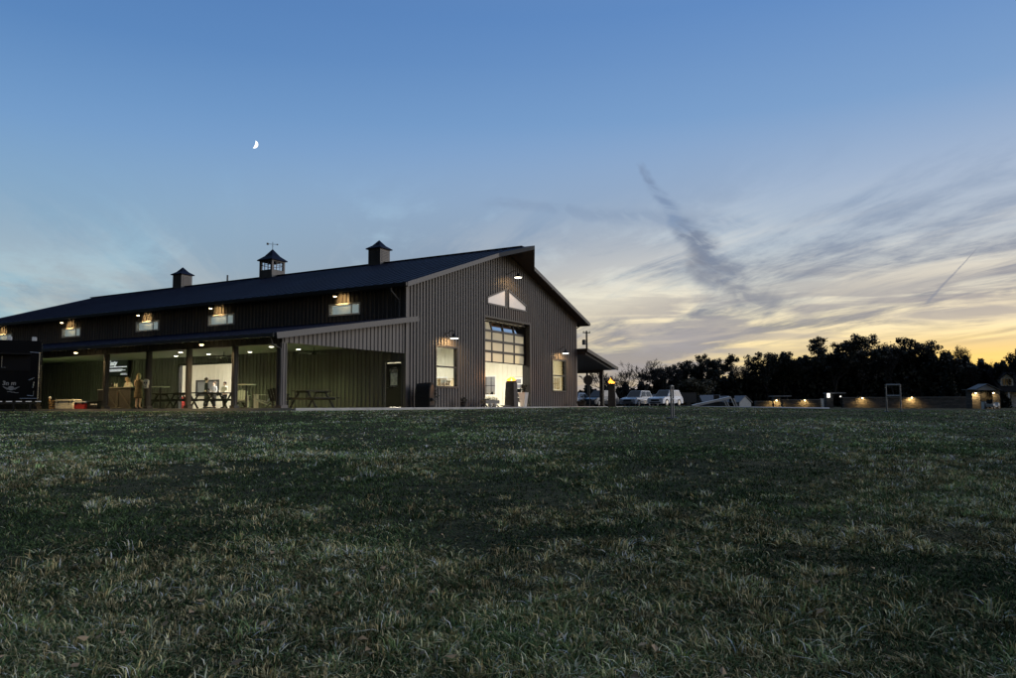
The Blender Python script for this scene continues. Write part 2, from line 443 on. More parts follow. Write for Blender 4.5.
xs = np.concatenate([np.linspace(-1500, -70, 12)[:-1], np.linspace(-70, 70, 141), np.linspace(70, 1500, 14)[1:]])
ys = np.concatenate([np.linspace(-300, -6, 6)[:-1], np.linspace(-6, 60, 133), np.linspace(60, 200, 36)[1:], np.linspace(200, 3500, 10)[1:]])
def zmicro(x, y):
    b = 0.02 * np.sin(x * 1.7 + 1.3 * np.sin(y * 0.9)) * np.sin(y * 1.3 + 0.7 * np.sin(x * 1.1)) * (1 - sstep(14, 30, y))
    u = (x - OX) * GX + (y - OY) * GY; t = -(x - OX) * GY + (y - OY) * GX
    inside = (u > -8.0) & (u < 25.2) & (t > -0.8) & (t < 41)
    return gz(x, y) + b - np.where(inside, 0.25, 0)
tag(grid_mesh('ground', xs, ys, zmicro, ground_material()), 'dusky grass field rising gently to the barn', 'ground', kind='structure')
# pale parking strip behind the barn and in front of the stone wall
pk = grid_mesh('parking_lot', np.linspace(.06, .405, 46), np.linspace(66, 97.5, 32), lambda x, y: gz(x, y) + 0.02, mat('pale_gravel', (0.40, 0.39, 0.37), 0.95, 0, 0.15, 1.5, 0.4, 15), True)
tag(pk, 'pale gravel parking strip beyond the crest of the field', 'parking lot', kind='structure')

# grass blades ------------------------------------------------------
def vnoise(x, y, s, seed):
    r = np.random.RandomState(seed).rand(256, 256)
    fx, fy = x / s + 1000, y / s + 1000
    ix, iy = np.floor(fx).astype(int), np.floor(fy).astype(int); dx, dy = fx - ix, fy - iy
    dx, dy = dx * dx * (3 - 2 * dx), dy * dy * (3 - 2 * dy)
    g = lambda a, b: r[a % 256, b % 256]
    return (g(ix, iy) * (1 - dx) + g(ix + 1, iy) * dx) * (1 - dy) + (g(ix, iy + 1) * (1 - dx) + g(ix + 1, iy + 1) * dx) * dy

def straw_patch(x, y):
    p = 0.5 * vnoise(x, y * 0.6, 2.6, 5) + 0.3 * vnoise(x, y, 0.9, 6) + 0.2 * vnoise(x, y, 0.35, 8)
    for (cx, cy, rx, ry, a) in ((1.0, 7.3, 2.0, 0.8, .22), (2.6, 6.0, 1.2, 0.5, .2), (-2.6, 8.0, 1.5, .6, .12), (0.6, 9.4, 1.4, .7, .12), (4.5, 6.6, .8, .3, .2), (1.1, 4.0, .4, .3, .18)):
        p = p + a * np.exp(-(((x - cx) / rx) ** 2 + ((y - cy) / ry) ** 2))
    return p

def build_grass(name, n_cl, per, ymin, ymax, seed, label, wmul=1.0, hmul=1.0, tufts=False, light_gain=1.0):
    R = np.random.RandomState(seed)
    if tufts:                                   # dry and tall tussocks keep to patches
        M_ = n_cl * 5
        yc = np.exp(R.uniform(math.log(ymin), math.log(ymax), M_)); xc = (yc * .78 + 1.0) * R.uniform(-1, 1, M_)
        keep = R.rand(M_) < np.clip((straw_patch(xc, yc) - 0.49) * 5.5, 0.05, 0.95) * np.interp(yc, [2.3, 4.5, 8], [.30, .48, 1.0])
        yc, xc = yc[keep][:n_cl], xc[keep][:n_cl]; n_cl = len(yc)
    else:
        yc = np.exp(R.uniform(math.log(ymin), math.log(ymax), n_cl)); xc = (yc * .78 + 1.0) * R.uniform(-1, 1, n_cl)
    yy = np.repeat(yc, per); xx = np.repeat(xc, per); N = len(xx)
    rep_ = lambda a: np.repeat(a, per)
    cr = rep_(R.rand(n_cl)); csize = rep_(R.rand(n_cl)); cdir = rep_(R.uniform(0, 2 * PI, n_cl))
    spread = (rep_(0.012 + 0.03 * R.rand(n_cl)) if tufts else rep_(0.03 + 0.09 * R.rand(n_cl))) * (1 + yy * 0.05)
    ox, oy = R.normal(0, 1, N), R.normal(0, 1, N)
    x, y = xx + ox * spread, yy + oy * spread
    sp = straw_patch(x, y); lum = vnoise(x, y * .7, 1.3, 31) * .6 + vnoise(x, y, .4, 32) * .4
    if tufts:
        h = R.uniform(.5, 1.0, N) * (0.030 + 0.105 * csize ** 2.4) * hmul
        straw = R.rand(N) < (0.25 + 0.75 * rep_(R.rand(n_cl)))
        lean = np.abs(R.normal(.45, .35, N)); lay = R.rand(N) < 0.38; lean = np.where(lay, R.uniform(1.2, 2.4, N), lean)
        th = np.where(R.rand(N) < .35, cdir + R.normal(0, .5, N), np.arctan2(oy, ox) + R.normal(0, .6, N))
        wd = (R.uniform(0.0013, 0.0034, N) + 0.00024 * yy) * wmul
    else:
        h = R.uniform(0.02, 0.06, N) * (0.45 + 1.1 * lum) * hmul
        straw = R.rand(N) < np.clip((sp - 0.42) * 1.2, 0.03, 0.4)
        lean = R.uniform(0.3, 1.6, N); th = np.arctan2(oy, ox) + R.normal(0, 0.9, N)
        wd = (R.uniform(0.0018, 0.0038, N) + 0.0002 * yy) * wmul
    h = np.where(yy > 22, np.minimum(h, 0.07), h)
    h = np.where(yy > 31, np.minimum(h, 0.04), h)
    lx, ly = np.cos(th), np.sin(th)
    bo = R.uniform(0, PI, N); bx, by = np.cos(bo), np.sin(bo)
    z0 = zmicro(x, y) - 0.005
    P = np.zeros((N, 5, 3)); up = h / np.sqrt(1 + (lean * 0.6) ** 2)
    for k, (f, hh, ww, sg) in enumerate(((0, 0, 1, -1), (0, 0, 1, 1), (.35, .62, .85, -1), (.35, .62, .85, 1), (1, 1, 0, 0))):
        P[:, k, 0] = x + lx * lean * h * f + bx * wd * ww * sg
        P[:, k, 1] = y + ly * lean * h * f + by * wd * ww * sg
        P[:, k, 2] = z0 + hh * up * (0.85 if k == 4 else 1)
    u, t = (x - OX) * GX + (y - OY) * GY, -(x - OX) * GY + (y - OY) * GX
    ok = ~((u > -8.8) & (u < 25.9) & (t > -1.45))
    P, straw, sp, cr, lum, yy = P[ok], straw[ok], sp[ok], cr[ok], lum[ok], yy[ok]; N = len(P)
    tint = R.rand(N)
    g1c = np.array([.026, .054, .020]); g2c = np.array([.140, .185, .078]); s1 = np.array([.30, .25, .12]); s2 = np.array([.82, .68, .40])
    a = np.clip(tint * 0.40 + (sp - 0.42) * .45 + (cr - .5) * .35 + (lum - .5) * .5 + (.30 if tufts else .06), 0, 1)[:, None]
    col = g1c + (g2c - g1c) * a
    cs = s1 + (s2 - s1) * (tint ** 1.8)[:, None]
    col = np.where(straw[:, None], cs, col)
    col = col * light_gain * (np.exp((cr - .5) * (2.1 if tufts else .9)) * np.exp((lum - .5) * .7))[:, None]  # paints the field's brightness by distance into the blade colour
    col = np.clip(col, 0, .85)
    me = bpy.data.meshes.new(name)
    me.vertices.add(N * 5); me.vertices.foreach_set('co', P.reshape(-1))
    base = np.arange(N)[:, None] * 5
    loops = np.concatenate([base + np.array([[0, 1, 3, 2]]), base + np.array([[2, 3, 4]])], 1).reshape(-1)
    me.loops.add(N * 7); me.loops.foreach_set('vertex_index', loops.astype(np.int32))
    me.polygons.add(N * 2)
    st = (np.arange(N)[:, None] * 7 + np.array([[0, 4]])).reshape(-1)
    me.polygons.foreach_set('loop_start', st.astype(np.int32))
    me.update(calc_edges=True)
    ca = me.color_attributes.new('tint', 'FLOAT_COLOR', 'POINT')
    c4 = np.ones((N, 5, 4)); c4[:, :, :3] = col[:, None, :]
    ca.data.foreach_set('color', c4.reshape(-1))
    m = MATS.get('grass_blade')
    if not m:
        m = bpy.data.materials.new('grass_blade'); m.use_nodes = True; nt = m.node_tree; b = nt.nodes['Principled BSDF']
        at_ = nt.nodes.new('ShaderNodeAttribute'); at_.attribute_name = 'tint'; nt.links.new(at_.outputs['Color'], b.inputs['Base Color'])
        b.inputs['Roughness'].default_value = 0.8; b.inputs['Specular IOR Level'].default_value = 0.06
        MATS['grass_blade'] = m
    me.materials.append(m); o = bpy.data.objects.new(name, me); COL.objects.link(o)
    return tag(o, label, 'grass', kind='stuff')
build_grass('grass', 17500, 20, 2.0, 15, 21, 'short dusky green grass covering the near field', .9, .9, False, 1.35)  # near blades painted darker, for the shade seen looking down
build_grass('grass', 12000, 12, 12, 44, 22, 'short dusky grass of the field toward the barn', 1.2, 1.0, False, 3.0)  # same grass painted brighter, for light on the far blade tips
build_grass('grass', 8500, 24, 2.3, 13, 23, 'dry pale tussocks scattered over the near field', .9, .80, True, 1.2)
build_grass('grass', 4200, 12, 10, 36, 24, 'dry pale tussocks scattered over the far field', 1.3, .9, True, 2.0)  # far tussocks likewise painted brighter than the near ones

def fallen_leaves():
    R = np.random.RandomState(77); n = 420
    y = np.exp(R.uniform(math.log(2.6), math.log(16), n)); x = y * R.uniform(-.78, .78, n); m = MB()
    for a, b in zip(x, y):
        z = g1(a, b) + R.uniform(.025, .06); r = R.uniform(.012, .030); t = R.uniform(0, 6.28); dz = R.uniform(-.012, .012, 4)
        m.add([(a + math.cos(t + k * PI / 2) * r * (1.0, .55)[k % 2], b + math.sin(t + k * PI / 2) * r * (1.0, .55)[k % 2], z + dz[k]) for k in range(4)], [(0, 1, 2, 3)])
    tag(m.build('fallen_leaves', mat('dead_leaf', (.34, .24, .14), .8, 0, .5, 9)), 'small dry fallen leaves strewn over the near grass', 'leaves', kind='stuff')
fallen_leaves()

# ------------------------------------------------------------------ the barn
patio = MB().b2((-8.7, -1.3, -0.35), (25.7, 41.3, 0)).build('patio', CONC)
patio.location = (OX, OY, ZS); patio.rotation_euler = (0, 0, ANG)
tag(patio, 'pale concrete slab under the barn and its porches', 'patio', kind='structure')

barn = thing('barn', 'long dark metal barn with lit gable doors, cupolas and side porches', 'barn', (OX, OY, ZS), ANG)
LEN = 41.0
def roof_h(u): return 9.62 - 0.328 * abs(u - 10)

def op(s0, s1, lo, hi, lo1=None, hi1=None):
    return dict(s0=s0, s1=s1, lo0=lo, hi0=hi, lo1=lo if lo1 is None else lo1, hi1=hi if hi1 is None else hi1)
def op_at(o, s):
    k = (s - o['s0']) / (o['s1'] - o['s0'])
    return o['lo0'] + (o['lo1'] - o['lo0']) * k, o['hi0'] + (o['hi1'] - o['hi0']) * k
def solid(s, top, ops, eps=0.0):
    hs = sorted([op_at(o, s) for o in ops if o['s0'] - 1e-6 <= s + eps and s + eps <= o['s1'] + 1e-6])
    out = []; z = 0.0
    for lo, hi in hs:
        if lo > z + 1e-4: out.append((z, lo))
        z = hi
    if top > z: out.append((z, top))
    return out
def skin(mb, pf, s0, s1, top, ops, extra=()):
    br = sorted(set([s0, s1] + list(extra) + [o['s0'] for o in ops] + [o['s1'] for o in ops]))
    for a, b in zip(br, br[1:]):
        mid = (a + b) / 2; act = [o for o in ops if o['s0'] <= mid <= o['s1']]
        A = solid(a, top(a), [dict(o, s0=-1e9 if False else o['s0']) for o in act]); B = solid(b, top(b), act)
        for (l0, h0), (l1, h1) in zip(A, B):
            mb.add([pf(a, l0), pf(b, l1), pf(b, h1), pf(a, h0)], [(0, 1, 2, 3)])
def ribs(mb, pf, s0, s1, top, ops, step=0.27, w=0.075, d=0.055, tilt=None):
    n = int((s1 - s0) / step)
    for i in range(n + 1):
        s = s0 + 0.06 + i * step
        if s + w > s1: break
        clear = [o for o in ops if o['s0'] - 0.10 <= s <= o['s1'] + 0.05]
        segs = solid_clear(s, min(top(s), top(s + w)), clear)
        for lo, hi in segs:
            if hi - lo < 0.05: continue
            v = [pf(s, lo, 0), pf(s + w, lo, 0), pf(s + w * .75, lo, d), pf(s + w * .25, lo, d), pf(s, hi, 0), pf(s + w, hi, 0), pf(s + w * .75, hi, d), pf(s + w * .25, hi, d)]
            mb.add(v, [(0, 4, 7, 3), (3, 7, 6, 2), (2, 6, 5, 1), (4, 5, 6, 7), (0, 3, 2, 1)])
def solid_clear(s, top, ops):
    hs = []
    for o in ops:
        sc = min(max(s, o['s0']), o['s1']); lo, hi = op_at(o, sc); hs.append((max(0, lo - 0.05), hi + 0.05))
    hs.sort(); out = []; z = 0.0
    for lo, hi in hs:
        if lo > z + 1e-4: out.append((z, lo))
        z = max(z, hi)
    if top > z: out.append((z, top))
    return out

GW_L, GW_R = (2.57, 4.56, 1.09, 3.19), (16.17, 18.21, 1.05, 3.14)
GD = (7.49, 12.93, 5.20)
TRI = [op(7.80, 10.00, 6.03, 6.38, 6.03, 7.13), op(10.28, 12.60, 6.03, 7.12, 6.03, 6.36)]
g_ops = [op(GW_L[0], GW_L[1], GW_L[2], GW_L[3]), op(GW_R[0], GW_R[1], GW_R[2], GW_R[3]), op(GD[0], GD[1], -0.01, GD[2])] + TRI
# the triangular pair sits above the door: split at their ends too
CLER = [(2.95, 4.99), (12.28, 14.38), (18.91, 21.04), (26.91, 28.95), (35.15, 37.2)]
PO = (12.05, 16.84, 2.55)
PD = (0.25, 1.28, 2.25)
l_ops = [op(a, b, 4.83, 5.38) for a, b in CLER] + [op(PO[0], PO[1], -0.01, PO[2]), op(PD[0], PD[1], -0.01, PD[2])]
_a, _b = onU(553.5, 377.5, 20), onU(561.0, 389.5, 20)
r_ops = [op(min(_a[0], _b[0]), max(_a[0], _b[0]), min(_a[1], _b[1]), max(_a[1], _b[1])), op(4.2, 5.25, -0.01, 2.2), op(6.6, 8.4, 0.9, 2.3), op(11.0, 12.6, 0.9, 2.3), op(18, 20, 0.9, 2.3), op(28, 30, .9, 2.3)]
gtop = lambda u: roof_h(u) - 0.2
ltop = lambda t: roof_h(0) - 0.2

def side(name, pfo, pfi, s0, s1, top, ops, extra, ribdir=True):
    mb = MB(); skin(mb, lambda s, h: pfo(s, h, 0), s0, s1, top, ops, extra)
    if ribdir: ribs(mb, pfo, s0, s1, top, ops)
    w = mb.build('wall', SIDING, barn)
    li = MB(); skin(li, pfi, s0 + 0.001, s1 - 0.001, lambda s: top(s) - 0.05, ops, extra)
    st = int((s1 - s0) / 0.4)
    for i in range(1, st):           # liner panel ribs
        s = s0 + i * 0.4
        for lo, hi in solid_clear(s, top(s) - 0.1, [o for o in ops if o['s0'] - .1 <= s <= o['s1'] + .1]):
            a, b = Vector(pfi(s - 0.02, lo)), Vector(pfi(s + 0.02, hi))
            nrm = (Vector(pfi(s, lo)) - Vector(pfo(s, lo, 0))).normalized() * 0.025
            li.add([a, (b.x, b.y, a.z), Vector((b.x, b.y, a.z)) + nrm, a + nrm, (a.x, a.y, b.z), b, b + nrm, Vector((a.x, a.y, b.z)) + nrm],
                   [(0, 4, 7, 3), (3, 7, 6, 2), (2, 6, 5, 1)])
    li.build('inner_liner', WHITEL, barn)
side('gable', lambda s, h, d: (s, -d, h), lambda s, h: (s, 0.16, h), 0, 20, gtop, g_ops, (10,))
side('long', lambda s, h, d: (-d, s, h), lambda s, h: (0.16, s, h), 0, LEN, ltop, l_ops, ())
side('right', lambda s, h, d: (20 + d, s, h), lambda s, h: (19.84, s, h), 0, LEN, ltop, r_ops, ())
side('rear', lambda s, h, d: (s, LEN + d, h), lambda s, h: (s, LEN - 0.16, h), 0, 20, gtop, [], (10,))
# corner trims
for (u, t) in ((0.0, 0.0), (20.0, 0.0), (0.0, LEN), (20.0, LEN)):
    su, st_ = (-1 if u == 0 else 1), (-1 if t == 0 else 1)
    MB().b2((u + su * 0.06, t + st_ * 0.06, 0.0), (u - su * 0.10, t - st_ * 0.10, roof_h(0) - 0.25)).build('corner_trim', SIDING, barn)

# roof with the peaked prow over the gable
def roof_part():
    a, b, tl = -0.77, 20.96, LEN + 0.7
    th = 0.2
    P = [(a, -0.7), (7.98, -0.7), (10, -2.0), (12.42, -0.7), (b, -0.7), (b, tl), (10, tl), (a, tl)]
    top = [(u, t, roof_h(u)) for u, t in P]; bot = [(u, t, roof_h(u) - th) for u, t in P]
    mb = MB()
    mb.add(top, [(0, 1, 2, 6, 7), (2, 3, 4, 5, 6)])
    r = mb.build('roof', ROOFM, barn)
    sm = MB()
    for i in range(int(tl / 0.61)):
        t = -0.4 + i * 0.61
        for s in (-1, 1):
            u1 = a if s < 0 else b
            p, q = Vector((10 + s * 0.08, t, roof_h(10 + s * 0.08) + 0.015)), Vector((u1, t, roof_h(u1) + 0.015))
            sm.bar(p, q, 0.035, 0.035)
    sm.box((10, tl / 2 - 0.6, 9.64), (0.36, tl + 1.2, 0.05))
    sm.build('seam', ROOFM, r)
    so = MB(); so.add(bot, [(0, 7, 6, 2, 1), (2, 6, 5, 4, 3)])
    so.build('soffit', SOFFIT, barn)
    fa = MB(); n = len(P)
    for i in (0, 1, 2, 3, 4, 5, 6, 7):
        j = (i + 1) % n
        p, q = Vector(top[i]), Vector(top[j]); fa.add([p, q, q - Vector((0, 0, 0.24)), p - Vector((0, 0, 0.24))], [(0, 1, 2, 3)])
    fa.build('fascia', TRIM, barn)
    return r
roof = roof_part()
ce = MB(); ce.add([(0.1, 0.1, roof_h(0) - .45), (10, 0.1, roof_h(10) - .45), (19.9, 0.1, roof_h(20) - .45), (0.1, LEN - .1, roof_h(0) - .45), (10, LEN - .1, roof_h(10) - .45), (19.9, LEN - .1, roof_h(20) - .45)],
                  [(0, 1, 4, 3), (1, 2, 5, 4)])
ce.build('inner_ceiling', WHITEL, barn)
# gutters and downspouts
mb = MB(); mb.b2((-0.90, -0.68, roof_h(-0.77) - 0.2), (-0.775, LEN + .6, roof_h(-0.77) - 0.04)); mb.b2((20.965, -0.68, roof_h(20.96) - 0.2), (21.09, LEN + .6, roof_h(20.96) - 0.04))
mb.build('gutter', DARK, barn)
MB().tube([(-0.83, 0.3, roof_h(-0.77) - 0.2), (-0.8, 0.3, 5.7), (-0.14, 0.32, 5.3), (-0.14, 0.32, 4.5)], 0.05).build('downspout', TRIM, barn)
MB().tube([(21.0, 0.15, roof_h(20.96) - 0.2), (20.85, 0.15, 5.75), (20.14, 0.15, 5.5), (20.14, 0.15, 4.2)], 0.05).build('downspout', TRIM, barn)

# cupolas
def cupola(t, w, hb, win, hp, label):
    hw = w / 2; z0 = roof_h(10 + hw) - 0.05
    base_top = 9.62 + hb
    mb = MB()
    if not win:
        mb.b2((10 - hw, t - hw, z0), (10 + hw, t + hw, base_top))
        for k in range(7):
            for (su, st) in ((0, -1), (-1, 0), (1, 0), (0, 1)):
                z = 9.75 + k * (hb - .2) / 7
                c = (10 + su * (hw + .012), t + st * (hw + .012), z)
                mb.box(c, ((w * .7) if su == 0 else 0.03, (w * .7) if st == 0 else 0.03, 0.05))
    else:
        mb.b2((10 - hw, t - hw, z0), (10 + hw, t + hw, 9.62 + win[0]))
        for su in (-1, 1):
            for st in (-1, 1):
                mb.box((10 + su * (hw - .08), t + st * (hw - .08), 9.62 + (win[0] + hb) / 2), (0.16, 0.16, hb - win[0]))
        for s in (-1, 1):
            mb.box((10 + s * (hw - .06), t, 9.62 + hb - .04), (0.1, w - .3, 0.08)); mb.box((10, t + s * (hw - .06), 9.62 + hb - .04), (w - .3, 0.1, 0.08))
    c = mb.build('cupola', SIDING if not win else SIDING, barn)
    c['label'] = label
    if win:
        zc, hh = 9.62 + (win[0] + hb) / 2, hb - win[0] - .06
        pn = MB()
        for s in (-1, 1):
            pn.box((10 + s * (hw - .05), t, zc), (0.012, w - .32, hh)); pn.box((10, t + s * (hw - .05), zc), (w - .32, 0.012, hh))
        pn.build('pane', MATS['lantern_glass'], c)
        mu = MB()
        for s in (-1, 1):
            for k in (-1, 1):
                mu.box((10 + s * (hw - .05), t + k * w * .13, zc), (0.03, 0.03, hh)); mu.box((10 + k * w * .13, t + s * (hw - .05), zc), (0.03, 0.03, hh))
            mu.box((10 + s * (hw - .05), t, zc + .02), (0.03, w - .32, 0.03)); mu.box((10, t + s * (hw - .05), zc + .02), (w - .32, 0.03, 0.03))
        mu.build('muntin', SIDING, c)
    ho = hw + 0.13
    rf = MB(); rf.lathe([(ho * 1.414, 0), (ho * 1.414, 0.06), (ho * .72, hp * .42), (0.02, hp)], (0, 0, 0), 4)
    r = rf.build('cupola_roof', ROOFM, c); r.location = (10, t, base_top); r.rotation_euler = (0, 0, PI / 4)
    if win:
        wv = MB(); zt = base_top + hp
        wv.tube([(10, t, zt - .1), (10, t, zt + .55)], 0.018, 6); wv.tube([(9.75, t + .2, zt + .38), (10.25, t - .2, zt + .38)], 0.016, 6)
        wv.box((9.72, t + .22, zt + .38), (.12, .1, .14)); wv.box((10.26, t - .21, zt + .38), (.08, .08, .08)); wv.tube([(9.85, t - .12, zt + .24), (10.15, t + .12, zt + .24)], 0.012, 6)
        wv.build('weathervane', DARK, c)
glass_mat('lantern_glass', (0.97, 0.98, 1.0), 0.06)
cupola(9.85, 1.02, 0.95, None, 0.66, 'plain slatted cupola nearest the gable')
cupola(19.85, 1.28, 1.12, (0.42, 1), 0.92, 'larger glazed cupola with a weathervane')
cupola(29.8, 1.02, 0.95, None, 0.66, 'plain slatted cupola toward the far end of the ridge')
MB().tube([(10, 24.6, 9.5), (10, 24.6, 10.15)], 0.06, 8).build('vent_pipe', TRIM, barn)

# windows: frame object with pane and muntins as sub-parts
def g_window(u0, u1, h0, h1, t=0.0, split=True, axis='u', glass=None, fr=0.07, face=-1, base=0.0):
    """window set in a wall; axis u: gable/rear wall at t, axis t: long wall at u=t"""
    mb = MB(); d0, d1 = -0.06, 0.17
    def B(m, a, b, lo, hi, e0, e1):
        if axis == 'u': m.b2((a, t + face * -1 * e0, lo), (b, t + face * -1 * e1, hi))
        else: m.b2((t + face * -1 * e0, a, lo), (t + face * -1 * e1, b, hi))
    B(mb, u0 - fr, u0 + .03, h0 - fr, h1 + fr, d0, d1); B(mb, u1 - .03, u1 + fr, h0 - fr, h1 + fr, d0, d1)
    B(mb, u0 + .03, u1 - .03, h1 - .03, h1 + fr, d0, d1); B(mb, u0 + .03, u1 - .03, h0 - fr, h0 + .03, d0 - .02, d1)
    if split: B(mb, u0 + .03, u1 - .03, (h0 + h1) / 2 - .035, (h0 + h1) / 2 + .035, d0 + .03, d1 - .05)
    w = mb.build('window', DARK if axis == 'u' else WHITEP, barn)
    p = MB(); B(p, u0 + .031, u1 - .031, h0 + .031, h1 - .031, 0.07, 0.078); p.build('pane', glass or GLASS, w)
    return w
g_window(*GW_L); g_window(*GW_R)
for a, b in CLER:
    w = g_window(a, b, 4.83, 5.38, 0.0, False, 't', GLASS, 0.05)
    MB().b2((-.02, a + .55, 4.86), (.05, a + .60, 5.35)).build('mullion', WHITEP, w)
    # pale blind behind the pane, room light put in as its own glow
    MB().b2((0.10, a + .1, 4.88), (0.115, b - .1, 5.33)).build('blind', mat('pale_glow_blind', (.22, .23, .22), .8, 0, .5, 2.2, emit=(.86, 1.0, .95), estr=.26), w)
for o in [r_ops[0]] + r_ops[2:]:
    w = g_window(o['s0'], o['s1'], o['lo0'], o['hi0'], 20.0, False, 't', GLASS, 0.07, 1)
    mu = MB()
    for k in (1, 2, 3): mu.b2((19.95, o['s0'] + k * (o['s1'] - o['s0']) / 4 - .02, o['lo0']), (19.98, o['s0'] + k * (o['s1'] - o['s0']) / 4 + .02, o['hi0']))
    mu.b2((19.945, o['s0'], (o['lo0'] + o['hi0']) / 2 - .02), (19.985, o['s1'], (o['lo0'] + o['hi0']) / 2 + .02))
    mu.build('muntin', DARK, w)
# triangular pair in the peak
for o, lab in ((TRI[0], None), (TRI[1], None)):
    fr = MB(); P = [(o['s0'], o['lo0']), (o['s1'], o['lo1']), (o['s1'], o['hi1']), (o['s0'], o['hi0'])]
    c = (sum(p[0] for p in P) / 4, sum(p[1] for p in P) / 4)
    for i in range(4):
        p, q = P[i], P[(i + 1) % 4]
        fr.bar((p[0], 0.05, p[1]), (q[0], 0.05, q[1]), 0.2, 0.09)
    w = fr.build('peak_window', TRIM, barn)
    MB().prism(P, lambda x, z: (x, 0.03, z), lambda x, z: (x, 0.045, z)).build('pane', FROST, w)

# overhead sectional door, half raised, recessed in the gable opening
od_z0, od_z1, od_t = 2.62, 5.16, 0.34
fr = MB(); pn = MB()
cols, rows = 4, 4
hh = [2.62, 3.27, 3.90, 4.50, 5.10]
for r in range(4):
    lo, hi = hh[r], hh[r + 1]; back = 0.16 if r == 3 else 0.0
    def pt(u, h, dd=0): return (u, od_t + dd + back * (h - lo) / (hi - lo), h)
    for c in range(5):
        u = 7.5 + c * 5.42 / 4
        fr.bar(pt(min(max(u, 7.55), 12.87), lo + .03), pt(min(max(u, 7.55), 12.87), hi - .03), 0.06, 0.13)
    fr.bar(pt(7.5, lo + .035), pt(12.92, lo + .035), 0.06, 0.07); fr.bar(pt(7.5, hi - .035), pt(12.92, hi - .035), 0.06, 0.07)
    for c in range(4):
        a, b = 7.5 + c * 1.355 + .06, 7.5 + (c + 1) * 1.355 - .06
        pn.add([pt(a, lo + .07, .0), pt(b, lo + .07, .0), pt(b, hi - .07, .0), pt(a, hi - .07, .0)], [(0, 1, 2, 3)])
odr = fr.build('overhead_door', DARK, barn)
odp = pn.build('pane', glass_mat('overhead_glass', refl=.12, frost=(.86, .82, .70)), odr)
jm = MB(); jm.b2((7.39, -.05, 0), (7.489, .5, 5.3)); jm.b2((12.931, -.05, 0), (13.03, .5, 5.3)); jm.b2((7.489, -.05, 5.2), (12.931, .5, 5.3)); jm.b2((7.489, .22, 5.08), (12.931, .3, 5.2))
jm.build('door_frame', DARK, barn)
# porch doorway frame and hinged door
jm = MB(); jm.b2((-.05, PO[0] - .1, 0), (.2, PO[0], 2.65)); jm.b2((-.05, PO[1], 0), (.2, PO[1] + .1, 2.65)); jm.b2((-.05, PO[0], 2.55), (.2, PO[1], 2.65))
jm.build('door_frame', DARK, barn)
dr = MB(); a, b = PD[0] + .05, PD[1] - .05
dr.b2((0.03, a, 0.02), (0.08, b, 1.0)); dr.b2((0.03, a, 2.02), (0.08, b, 2.19)); dr.b2((0.03, a, 1.0), (0.08, a + .2, 2.02)); dr.b2((0.03, b - .2, 1.0), (0.08, b, 2.02))
door = dr.build('door', DARK, barn)
MB().b2((0.05, a + .2, 1.0), (0.058, b - .2, 2.02)).build('pane', glass_mat('tinted_glass', (.12, .125, .125), .15), door)
MB().tube([(-.03, b - .08, 0.98), (-.03, b - .20, 0.98)], 0.015).build('handle', TRIM, door)
MB().b2((0.040, a + .24, 1.10), (0.046, b - .28, 1.72)).build('notice', mat('paper', (.7, .7, .62), .8, 0, .3, 7), door)
jm = MB(); jm.b2((-.04, PD[0] - .08, 0), (.17, PD[0], 2.33)); jm.b2((-.04, PD[1], 0), (.17, PD[1] + .08, 2.33)); jm.b2((-.04, PD[0], 2.25), (.17, PD[1], 2.33))
jm.build('door_frame', TRIM, barn)
# glazed side door seen through the gable opening
dr = MB(); dr.b2((19.9, 4.25, .02), (19.95, 4.45, 2.18)); dr.b2((19.9, 5.02, .02), (19.95, 5.22, 2.18)); dr.b2((19.9, 4.45, .02), (19.95, 5.02, .35)); dr.b2((19.9, 4.45, 2.02), (19.95, 5.02, 2.18))
for k in range(1, 5): dr.b2((19.9, 4.45, .35 + k * .334 - .03), (19.95, 5.02, .35 + k * .334 + .03))
d2 = dr.build('door', WHITEP, barn); MB().b2((19.92, 4.45, .35), (19.928, 5.02, 2.02)).build('pane', GLASS, d2)

# left porch
PW = -8.2
prz = lambda u: 4.45 + 0.165 * u          # top of porch roof
mb = MB(); pe = LEN + .4
mb.prism([(-8.85, -0.35), (-0.06, -0.35), (-0.06, pe), (-8.85, pe)], lambda u, t: (u, t, prz(u) - .16), lambda u, t: (u, t, prz(u)))
pr = mb.build('porch_roof', ROOFM, barn)
sm = MB()
for i in range(int(pe / .61)): sm.bar((-0.1, -.1 + i * .61, prz(-.1) + .014), (-8.85, -.1 + i * .61, prz(-8.85) + .014), 0.035, 0.03)
sm.build('seam', ROOFM, pr)
mb = MB(); mb.bar((-8.9, -.39, prz(-8.9) - .12), (0.55, -.39, prz(0.55) - .12), 0.07, 0.25); mb.build('rake_trim', TRIM, barn)
mb = MB(); mb.b2((-9.0, -.3, prz(-8.85) - .17), (-8.86, pe, prz(-8.85) - .02)); mb.build('gutter', TRIM, barn)
